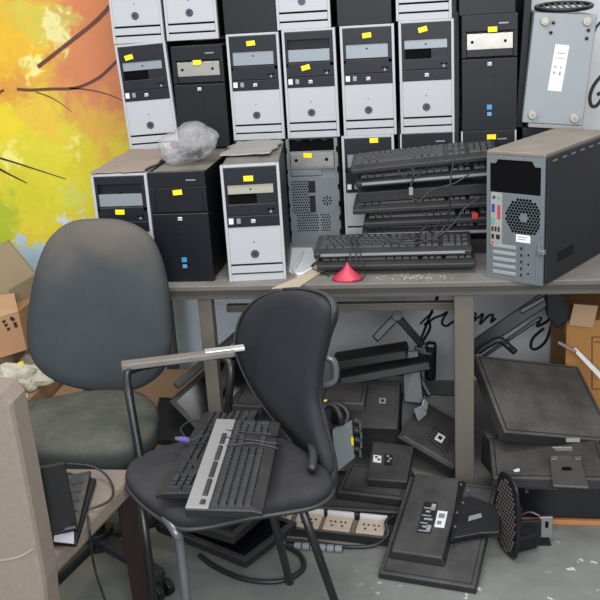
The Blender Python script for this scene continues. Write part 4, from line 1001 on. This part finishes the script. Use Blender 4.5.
# ------------------------------------------------------------------ black side chair
def side_chair():
    c = V((.15, -.68, 0)); fwd = V((-.75, -.65, 0)).normalized(); lft = V((.65, -.75, 0)).normalized()   # lft = side nearest the camera
    t = thing('side_chair', 'black fabric side chair with tube legs holding keyboards on its seat', 'chair', TR(c)); iv = Matrix.Translation(-c)
    zs = .455
    pts = [(124, 470), (130, 455), (150, 445), (185, 435), (230, 428), (275, 430), (312, 448), (331, 468), (331, 480), (316, 491), (288, 497), (248, 503), (205, 512), (176, 513), (155, 502), (135, 486)]
    out = [(P(a, b, z=zs).x, P(a, b, z=zs).y) for a, b in pts]
    part('seat', MB().pad(out, iv @ V((0, 0, zs-.028)), (1, 0, 0), (0, 1, 0), .045, .05), fab2, t, smooth=True)
    cx = sum(p[0] for p in out)/len(out); cy = sum(p[1] for p in out)/len(out)
    out2 = [(cx+(p[0]-cx)*1.02, cy+(p[1]-cy)*1.02) for p in out]
    part('seat_shell', MB().pad(out2, iv @ V((0, 0, zs-.044)), (1, 0, 0), (0, 1, 0), .02, 0), shellm, t, smooth=True)
    # back
    o = c+V((0, 0, .45))-fwd*.23; lean = R(10); ay = (V((0, 0, 1))*math.cos(lean)-fwd*math.sin(lean)).normalized(); ax = lft; n = ax.cross(ay)
    s_ = 1
    if n.dot(fwd) < 0: ax = -lft; n = ax.cross(ay)
    pts = [(283, 291), (262, 298), (246, 315), (238, 342), (243, 362), (256, 387), (272, 409), (287, 426), (302, 441), (316, 456), (330, 474), (331, 462), (322, 430), (316, 400), (318, 370), (326, 335), (330, 310), (322, 298), (305, 291)]
    out = [((Pn(a, b, o, n)-o).dot(ax), (Pn(a, b, o, n)-o).dot(ay)) for a, b in pts]
    if (sum((out[i][0]*out[(i+1) % len(out)][1]-out[(i+1) % len(out)][0]*out[i][1]) for i in range(len(out)))) < 0: out = out[::-1]
    part('backrest', MB().pad(out, iv @ o, ax, ay, .035, .1), fab2, t, smooth=True)
    pts2 = [(288, 289), (262, 297), (244, 315), (237, 342), (242, 363), (255, 389), (272, 413), (292, 438), (315, 470), (333, 490), (336, 470), (327, 430), (321, 400), (322, 370), (330, 335), (337, 312), (331, 296), (312, 289)]
    o2 = o-n*.022
    out = [((Pn(a, b, o2, n)-o2).dot(ax), (Pn(a, b, o2, n)-o2).dot(ay)) for a, b in pts2]
    if (sum((out[i][0]*out[(i+1) % len(out)][1]-out[(i+1) % len(out)][0]*out[i][1]) for i in range(len(out)))) < 0: out = out[::-1]
    part('back_shell', MB().pad(out, iv @ o2, ax, ay, .03, 0), shellm, t, smooth=True)
    pl3 = catmull([V((p[0], p[1], 0)) for p in out]+[V((out[0][0], out[0][1], 0))], 4, closed=True)
    part('piping', MB().tube([(iv @ o2)+ax*p.x*.985+ay*p.y+n*.012 for p in pl3]+[(iv @ o2)+ax*pl3[0].x+ay*pl3[0].y+n*.014], .004, 6, 0), mat('worn_piping', (62, 62, 64), .6, var=.3), t, smooth=True)
    # legs
    def G(px, py, **k): return iv @ P(px, py, **k)
    def leg(top, bot, mt=tubem, r=.011): 
        part('leg', MB().tube([top+V((0, 0, .0)), top.lerp(bot, .5), bot], r, 12, 0), mt, t, smooth=True)
        return bot
    footC = P(290, 583, z=0); footD = P(343, 625, z=0); 
    leg(G(272, 512, z=.40), iv @ footC); leg(G(302, 508, z=.40), iv @ footD)
    topA = P(141, 500, z=.41); topB = P(172, 524, z=.41)
    leg(iv @ topA, iv @ V((topA.x+.0, topA.y, 0)))
    part('leg', MB().tube([G(165, 517, z=.42), G(176, 533, z=.40), iv @ V((P(180, 545, z=.36).x, P(180, 545, z=.36).y, .34)), iv @ V((P(180, 545, z=.36).x+.0, P(180, 545, z=.36).y, .0))], .012, 12), tubeg, t, smooth=True)
    part('seat_rail', MB().tube([G(172, 522, z=.405), G(240, 512, z=.405), G(302, 505, z=.405)], .01, 10), tubem, t, smooth=True)
    part('seat_rail', MB().tube([G(141, 498, z=.405), G(200, 470, z=.405), G(272, 470, z=.405)], .01, 10), tubem, t, smooth=True)
    # arm
    za = .67
    a0, a1 = P(121, 363, z=za), P(234, 349, z=za)
    ta, tb = P(133, 372, z=za-.02), P(222, 354, z=za-.02)
    d = (a1-a0).normalized(); s2 = V((-d.y, d.x, 0))
    part('armrest_board', MB().prism([iv @ (a0+s2*.02), iv @ (a0-s2*.018), iv @ (a1-s2*.018), iv @ (a1+s2*.02)], (0, 0, -.018)), padm, t, .004)
    part('armrest_trim', MB().prism([iv @ (a0.lerp(a1, .74)+s2*.022+V((0, 0, .003))), iv @ (a0.lerp(a1, .74)-s2*.006+V((0, 0, .003))), iv @ (a1+d*.03-s2*.006+V((0, 0, .003))), iv @ (a1+d*.03+s2*.022+V((0, 0, .003)))], (0, 0, -.010)), mat('bright_trim', (215, 215, 212), .3, .4), t, .002)
    lo = P(141, 462, z=.43)
    part('arm_tube', MB().tube([iv @ V((lo.x, lo.y, .42)), iv @ P(130, 400, z=.585), iv @ P(127, 376, z=.64), iv @ P(134, 369, z=.65), iv @ P(155, 364, z=.652), iv @ P(212, 356, z=.652), iv @ P(226, 359, z=.645), iv @ P(231, 370, z=.62), iv @ P(229, 395, z=.55), iv @ P(226, 432, z=.43)], .0115, 12), tubem, t, smooth=True)
    part('back_bracket', MB().tube([G(322, 385, y=-.42), G(334, 380, y=-.42), G(335, 366, y=-.42), G(331, 359, y=-.42), G(324, 358, y=-.42)], .011, 10), tubeg, t, smooth=True)
    part('lever', MB().tube([G(287, 428, z=.47), G(305, 434, z=.475), G(313, 452, z=.475), G(312, 470, z=.47)], .012, 8), shellm, t, smooth=True)
    return t
side_chair()

# keyboards on the chair
za = .472
near_, farr = P(262, 514, z=za+.03), P(278, 424, z=za+.03)
kx = (P(255, 516, z=za)-P(190, 500, z=za))
o = P(263, 517, z=za+.028)      # front-left corner of the silver one = near right
xd = (P(281, 427, z=za+.028)-o).normalized(); yd = V((-xd.y, xd.x, 0))
M = Matrix((xd, yd, xd.cross(yd))).transposed().to_4x4(); M.translation = o
k1 = keyboard(M, 'black keyboard with a silver strip, upper one on the black chair seat', strip=True, individual=True, Dp=.173)
o2 = P(197, 417, z=za)          # other keyboard: numeric end near the camera, its front to the left
xd2 = (P(155, 497, z=za)-P(203, 414, z=za)).normalized(); yd2 = V((-xd2.y, xd2.x, 0))
o2 = P(156, 499, z=za)-xd2*.452
M = Matrix((xd2, yd2, xd2.cross(yd2))).transposed().to_4x4(); M.translation = o2
k2 = keyboard(M, 'black keyboard lying partly below the silver striped one on the chair', strip=False, keys='notrim')
# lead tied round both
def kc(pts, label, r=.0026): return cable([P(a, b, z=z) for a, b, z in pts], r, label)
kc([(186, 438, .505), (181, 428, .512), (196, 420, .515), (215, 428, .52), (240, 432, .525), (268, 434, .525), (279, 437, .51)], 'black lead wound across both keyboards on the chair, upper turn')
kc([(190, 441, .505), (205, 436, .515), (228, 438, .523), (250, 440, .525), (280, 444, .51)], 'black lead wound across both keyboards on the chair, middle turn')
kc([(192, 444, .505), (204, 443, .512), (226, 446, .522), (252, 443, .526), (279, 449, .51)], 'black lead wound across both keyboards on the chair, lower turn')
pg = P(180, 439, z=.50); pe = P(188, 440, z=.506)
pt = thing('cable_plug', 'purple round cable plug beside the keyboards on the chair', 'plug', TR(pg)); part('grip', MB().cyl((0, 0, 0), pe-pg, .0075, 14), purple, pt, .001); part('metal_ring', MB().cyl((pg-pe)*.45, (0, 0, 0), .0055, 14), steel, pt)

# flat monitors on the floor below the chair
m8 = slab((246, 570, Zk(.055)), (155, 532, Zk(.055)), (268, 519, Zk(.055)), .028, 'flat dark monitor on the floor below the black chair, corner towards the camera')
iv8 = None
m9 = slab((234, 546, Zk(.105)), (150, 520, Zk(.105)), (262, 508, Zk(.105)), .03, 'smaller dark panel lying on the flat monitor below the black chair', m=mond)

# ------------------------------------------------------------------ beige armchair
def beige_chair():
    zs = .42
    fr = P(139, 468, z=zs); nr = P(57, 552, z=zs)
    xd = V((1, 0, 0)); x1 = fr.x; y1 = fr.y; yb = -1.12
    t = thing('upholstered_chair', 'beige upholstered chair with dark wooden legs seen from behind at the left edge', 'chair', TR((x1-.27, (y1+yb)/2, 0))); iv = t.matrix_world.inverted()
    ang = math.atan2(-(nr.x-fr.x), nr.y-fr.y)
    x0 = x1-.52
    nb = x1+(nr.x-x1)*(yb-y1)/(nr.y-y1)
    part('seat', MB().prism([iv @ V(p) for p in ((x0, y1, zs-.055), (x1, y1, zs-.055), (nb, yb, zs-.055), (x0-.02, yb, zs-.055))], (0, 0, .055)), beige, t, .012)
    # backrest: tapered padded panel at the camera side
    yb2 = yb-.02
    pts = [(-70, 388), (0, 395), (15, 395), (25, 405), (30, 430), (38, 470), (51, 540), (59, 585), (64, 640), (60, 700), (-120, 700)]
    w = [P(a-(15 if a > 10 else 0), b, y=yb2) for a, b in pts]
    mb = MB(); o = V((0, yb2, 0)); sh = .0
    mb.prism([iv @ p for p in w], (0, .085, 0))
    part('backrest', mb, beige, t, .018)
    part('back_seam', MB().tube([iv @ (P(a, b, y=yb2)+V((0, -.002, 0))) for a, b in ((-40, 566), (0, 560), (20, 556), (34, 548))], .003, 8), mat('beige_seam', (150, 136, 120), .95), t)
    a, b = P(138, 505, y=y1-.02), P(138, 600, y=y1-.02)
    def wl(x, y): part('leg', MB().frustum((x-.022, x+.022, y-.02, y+.02), (x-.03, x+.03, y-.028, y+.028), 0, zs-.055, iv), woodd, t, .003)
    wl(x1-.025, y1-.03); wl(x0+.04, y1-.03); wl(nb-.05, yb+.05); wl(x0+.04, yb+.05)
beige_chair()

# laptop on the chair, open, and the thin tray under it
def laptop():
    z = .42
    h0, h1 = P(70, 466, z=.475), P(79, 527, z=.475)
    f0, f1 = P(90, 472, z=.46), P(78, 548, z=.44)
    # tray
    tr = [P(68, 476, z=z+.004), P(97, 483, z=z+.004), P(77, 548, z=z+.004), P(40, 545, z=z+.004)]
    t2 = solo('laptop_tray', MB().prism(tr, (0, 0, .014)), moninner, 'thin black tray with pale inside lying under the small open laptop', 'tray', bevel=.004)
    pp = part('white_insert', MB().prism([P(54, 531, z=z+.019)-t2.location, P(74, 530, z=z+.019)-t2.location, P(74, 544, z=z+.019)-t2.location, P(54, 542, z=z+.019)-t2.location], (0, 0, .002)), mat('pale_grey_insert', (178, 180, 190), .5), t2)
    hR = P(78, 528, z=.447); hv = (hR-P(50, 534, z=.447)).normalized(); hL = hR-hv*.22; fR = P(91, 471, z=.447)
    M, W_, Dp = frame(hL, hR, hL+(fR-hR))
    t = thing('laptop', 'small black open laptop on the beige chair, lid standing towards the camera', 'laptop', M); iv = M.inverted()
    dv = iv @ fR-iv @ hR; sk = dv.x/dv.y
    part('base', MB().prism([(0, 0, -.012), (W_, 0, -.012), (W_+dv.x, dv.y, -.012), (dv.x, dv.y, -.012)], (0, 0, .014)), blackb, t, .003)
    k = MB()
    for i in range(12):
        for j in range(5):
            y = .03+j*(dv.y-.05)/5; x = .012+i*(W_-.02)/12+sk*y; k.box(x, x+(W_-.02)/12-.0035, y, y+(dv.y-.05)/5-.004, .002, .007)
    part('keys', k, mat('grey_laptop_keys', (58, 60, 66), .45), t)
    tR, tL = P(65, 463, y=hR.y-.015), P(65, 463, y=hR.y-.015)-hv*.22
    part('lid', MB().prism([iv @ hL, iv @ hR, iv @ tR, iv @ tL], (0, .009, 0)), glassl, t, .002)
    part('hinge', MB().cyl((W_-.03, .002, .002), (W_-.005, .002, .002), .007, 12), blackb, t); part('hinge', MB().cyl((.01, .002, .002), (.04, .002, .002), .007, 12), blackb, t)
laptop()
cable([P(66, 464, z=.47), P(90, 466, z=.46), P(105, 474, z=.445), P(113, 488, z=.43), P(110, 500, z=.43), P(96, 507, z=.43), P(88, 509, z=.43)], .003, 'thin dark cable looping over the beige seat from the laptop')
q = P(95, 560, x=P(92, 520, z=.40).x+.0)
cable([P(88, 516, z=.43), P(90, 535, z=.40, ), P(93, 560, y=-.80), P(98, 580, y=-.80), P(106, 603, y=-.80), P(112, 625, y=-.82)], .003, 'thin black cable hanging from the beige seat to the floor')

# ------------------------------------------------------------------ cartons at the left
def carton():
    y = .36
    f = [P(-42, 330, y=y), P(18, 311, y=y), P(27, 350, y=y), P(-38, 370, y=y)]
    o = f[3]; t = thing('cardboard_box', 'brown cardboard box with small black handling marks at the left edge', 'box', TR(o)); iv = Matrix.Translation(-o)
    part('front_panel', MB().prism([iv @ p for p in f], (0, .3, 0)), card, t, .003)
    part('top_flap', MB().prism([iv @ P(-42, 330, y=y), iv @ P(18, 311, y=y), iv @ P(14, 293, y=y+.12), iv @ P(-42, 300, y=y+.12)], (0, 0, -.004)), mat('light_cardboard', (190, 152, 116), .85), t)
    def mk(a, b): return MB().prism([iv @ (P(a+dx, b+dy, y=y)+V((0, -.002, 0))) for dx, dy in ((-1.5, -1), (1.5, -1.6), (1.8, 1), (-1.2, 1.6))], (0, .003, 0))
    for a, b in ((4, 321.5), (6, 325), (8.5, 329), (13, 319.5), (15, 323.5), (16, 326), (11.5, 318)): part('printed_mark', mk(a, b), inkm, t)
carton()
fl = [P(7, 240, y=.62), P(35, 274, y=.55), P(29, 310, y=.50), P(22, 330, y=.50), (P(8, 296, y=.52)), P(-4, 284, y=.55)]
solo('cardboard_box', MB().prism([P(7, 240, y=.60), P(35, 274, y=.60), V((P(30, 330, y=.6).x, .6, .235)), V((P(-10, 340, y=.6).x, .6, .235)), P(-25, 300, y=.60)], (0, .012, 0)), cardt, 'tall tan cardboard flap standing by the wall left of the office chair', 'box')
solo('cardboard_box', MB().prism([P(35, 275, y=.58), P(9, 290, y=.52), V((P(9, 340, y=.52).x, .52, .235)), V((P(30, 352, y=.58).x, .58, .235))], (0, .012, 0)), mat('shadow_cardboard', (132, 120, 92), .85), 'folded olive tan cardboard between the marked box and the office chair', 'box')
solo('cardboard_box', MB().prism([P(-30, 252, y=.64), P(5, 242, y=.64), V((P(-3, 285, y=.64).x, .64, .235)), V((P(-30, 300, y=.64).x, .64, .235))], (0, .01, 0)), cardt, 'tan cardboard flap at the very left edge above the marked box', 'box')
def lowbox():
    a = [P(20, 396, z=.16), P(170, 396, z=.16), P(170, 375, z=.16), P(24, 370, z=.16)]
    t = solo('cardboard_box', MB().box(-.79, -.14, .30, .68, .0, .17), cardp, 'low wide cardboard carton on the floor behind the office chair', 'box', bevel=.004)
lowbox()
solo('cardboard_box', MB().box(-1.6, -.80, .22, .90, .0, .235), cardp, 'low cardboard carton under the marked box at the left', 'box', bevel=.004)
def crumple(c, sx, sy, sz, seed):
    bm = bmesh.new(); bmesh.ops.create_icosphere(bm, subdivisions=4, radius=1)
    for v in bm.verts:
        d = v.co.copy(); k = 1+.5*noise.noise(d*1.7+V((seed, 0, 0)))+.2*abs(noise.noise(d*4+V((0, seed, 0))))
        v.co = c+V((d.x*sx*k, d.y*sy*k, max(-.8, d.z)*sz*k))
    b = MB(); b.bm.free(); b.bm = bm; return b
solo('packing_paper', crumple(P(22, 378, z=.275), .10, .05, .055, 2), paper, 'crumpled cream packing paper left of the office chair back', 'paper')
solo('packing_paper', crumple(P(36, 360, z=.27), .05, .04, .05, 5), mat('grey_cream_paper', (188, 182, 168), .85), 'small crumpled pale paper just above the cream packing paper', 'paper')
solo('packing_paper', crumple(P(6, 396, z=.27), .07, .05, .05, 8), mat('pale_paper', (200, 192, 182), .85), 'crumpled pale paper at the left edge above the beige chair', 'paper')
solo('packing_paper', crumple(P(4, 369, z=.25), .035, .02, .015, 9), whitep, 'bright white scrap at the left edge below the marked box', 'paper')
solo('plastic_scrap', MB().prism([P(a, b, y=P(20, 366, z=.32).y) for a, b in ((17, 363), (23, 361), (24, 366), (18, 367))], (0, .006, 0)), yellow, 'small bright yellow scrap among the packing paper', 'scrap')
solo('packing_strip', MB().prism([P(a, b, y=P(8, 370, z=.25).y) for a, b in ((0, 367), (16, 361), (17, 364), (0, 371))], (0, .01, 0)), mat('grey_brown_strip', (104, 92, 84), .7), 'grey brown strip across the packing paper at the left edge', 'strip')

# carton at the right edge
def carton_r():
    y = .42
    x0 = P(566, 340, y=y).x; x1 = x0+.5; z1 = P(572, 326, y=y).z+.02
    t = thing('cardboard_box', 'tall orange brown carton at the right edge below the tabletop', 'box', TR((x0, y, 0)))
    part('carton_body', MB().box(0, .5, 0, .42, 0, z1), cardo, t, .004)
    iv = Matrix.Translation(-V((x0, y, 0)))
    part('tape_flap', MB().prism([iv @ P(574, 304, y=y-.03), iv @ P(598, 306, y=y-.03), iv @ P(593, 328, y=y-.03), iv @ P(569, 325, y=y-.03)], (0, .006, 0)), cardp, t)
    b = MB()
    for p, q in (((592, 337), (612, 337)), ((592, 337), (592, 389)), ((592, 389), (612, 389)), ((594, 342), (612, 342))): b.tube([iv @ (P(*p, y=y)), iv @ (P(*q, y=y))], .0022, 6, 0)
    part('printed_frame', b, mat('brown_print', (96, 66, 40), .8), t)
    part('side_face_tape', MB().box(-.002, .0, .02, .40, z1-.06, z1), mat('brown_tape', (140, 100, 60), .5), t)
    return t
carton_r()
solo('white_panel', MB().prism([P(566, 291, y=.86), P(606, 289, y=.86), P(606, 330, y=.86), P(572, 330, y=.86)], (0, .02, 0)), mat('offwhite_panel', (206, 202, 194), .7), 'off white board behind the carton at the right edge', 'board')
wt = thing('packing_tape', 'white strip with red print slanting across the right carton', 'tape strip', TR(P(590, 372, y=.38)))
iv_ = Matrix.Translation(-P(590, 372, y=.38))
tp = [P(572, 349, y=.36), P(576, 348, y=.36), P(606, 378, y=.33), P(602, 381, y=.33)]
part('strip', MB().prism([iv_ @ p for p in tp], (0, .006, 0)), whitep, wt)
lt_ = MB()
for k in range(5):
    a = k*2.3; lt_.prism([iv_ @ (P(575.5+a, 350+a, y=.356)), iv_ @ (P(576.8+a, 351+a, y=.356)), iv_ @ (P(575.8+a, 353+a, y=.356)), iv_ @ (P(574.8+a, 352+a, y=.356))], (0, .003, 0))
part('red_print', lt_, redm, wt)
cable([P(558, 342, y=.34), P(565, 346, y=.34), P(574, 351, y=.34)], .006, 'pale grey end of the strip beside the carton edge', mat('pale_pink_tape', (150, 132, 126), .6), 'tape strip', 'tape_end')

# ------------------------------------------------------------------ light: ceiling panels of the room and daylight from the camera side
w = bpy.data.worlds.new('room'); SC.world = w; w.use_nodes = True
w.node_tree.nodes['Background'].inputs[0].default_value = (.88, .93, 1, 1); w.node_tree.nodes['Background'].inputs[1].default_value = .45
def area(name, loc, aim, sx, sy, power, col=(1, 1, 1)):
    l = bpy.data.lights.new(name, 'AREA'); l.shape = 'RECTANGLE'; l.size = sx; l.size_y = sy; l.energy = power; l.color = col
    o = bpy.data.objects.new(name, l); COL.objects.link(o); o.location = loc
    o.rotation_euler = (V(aim)-V(loc)).to_track_quat('-Z', 'Y').to_euler(); return o
area('ceiling_panel_light', (.1, -1.0, 2.9), (.1, -.6, 0), 1.6, .6, 40, (1, .98, .96))
area('ceiling_panel_light', (1.6, -2.8, 2.9), (1.0, -.4, .6), 1.6, .6, 30, (1, .98, .96))
area('window_light', (-2.6, -3.2, 1.9), (0, 0, .8), 1.6, 1.4, 35, (.9, .95, 1))
area('window_light', (.9, -4.0, 2.15), (.4, .5, .3), 2.6, 1.2, 135, (.97, .98, 1))
SC.view_settings.view_transform = 'Standard'; SC.view_settings.look = 'None'; SC.view_settings.gamma = 1; SC.view_settings.use_curve_mapping = False
SC.view_settings.exposure = -0.12
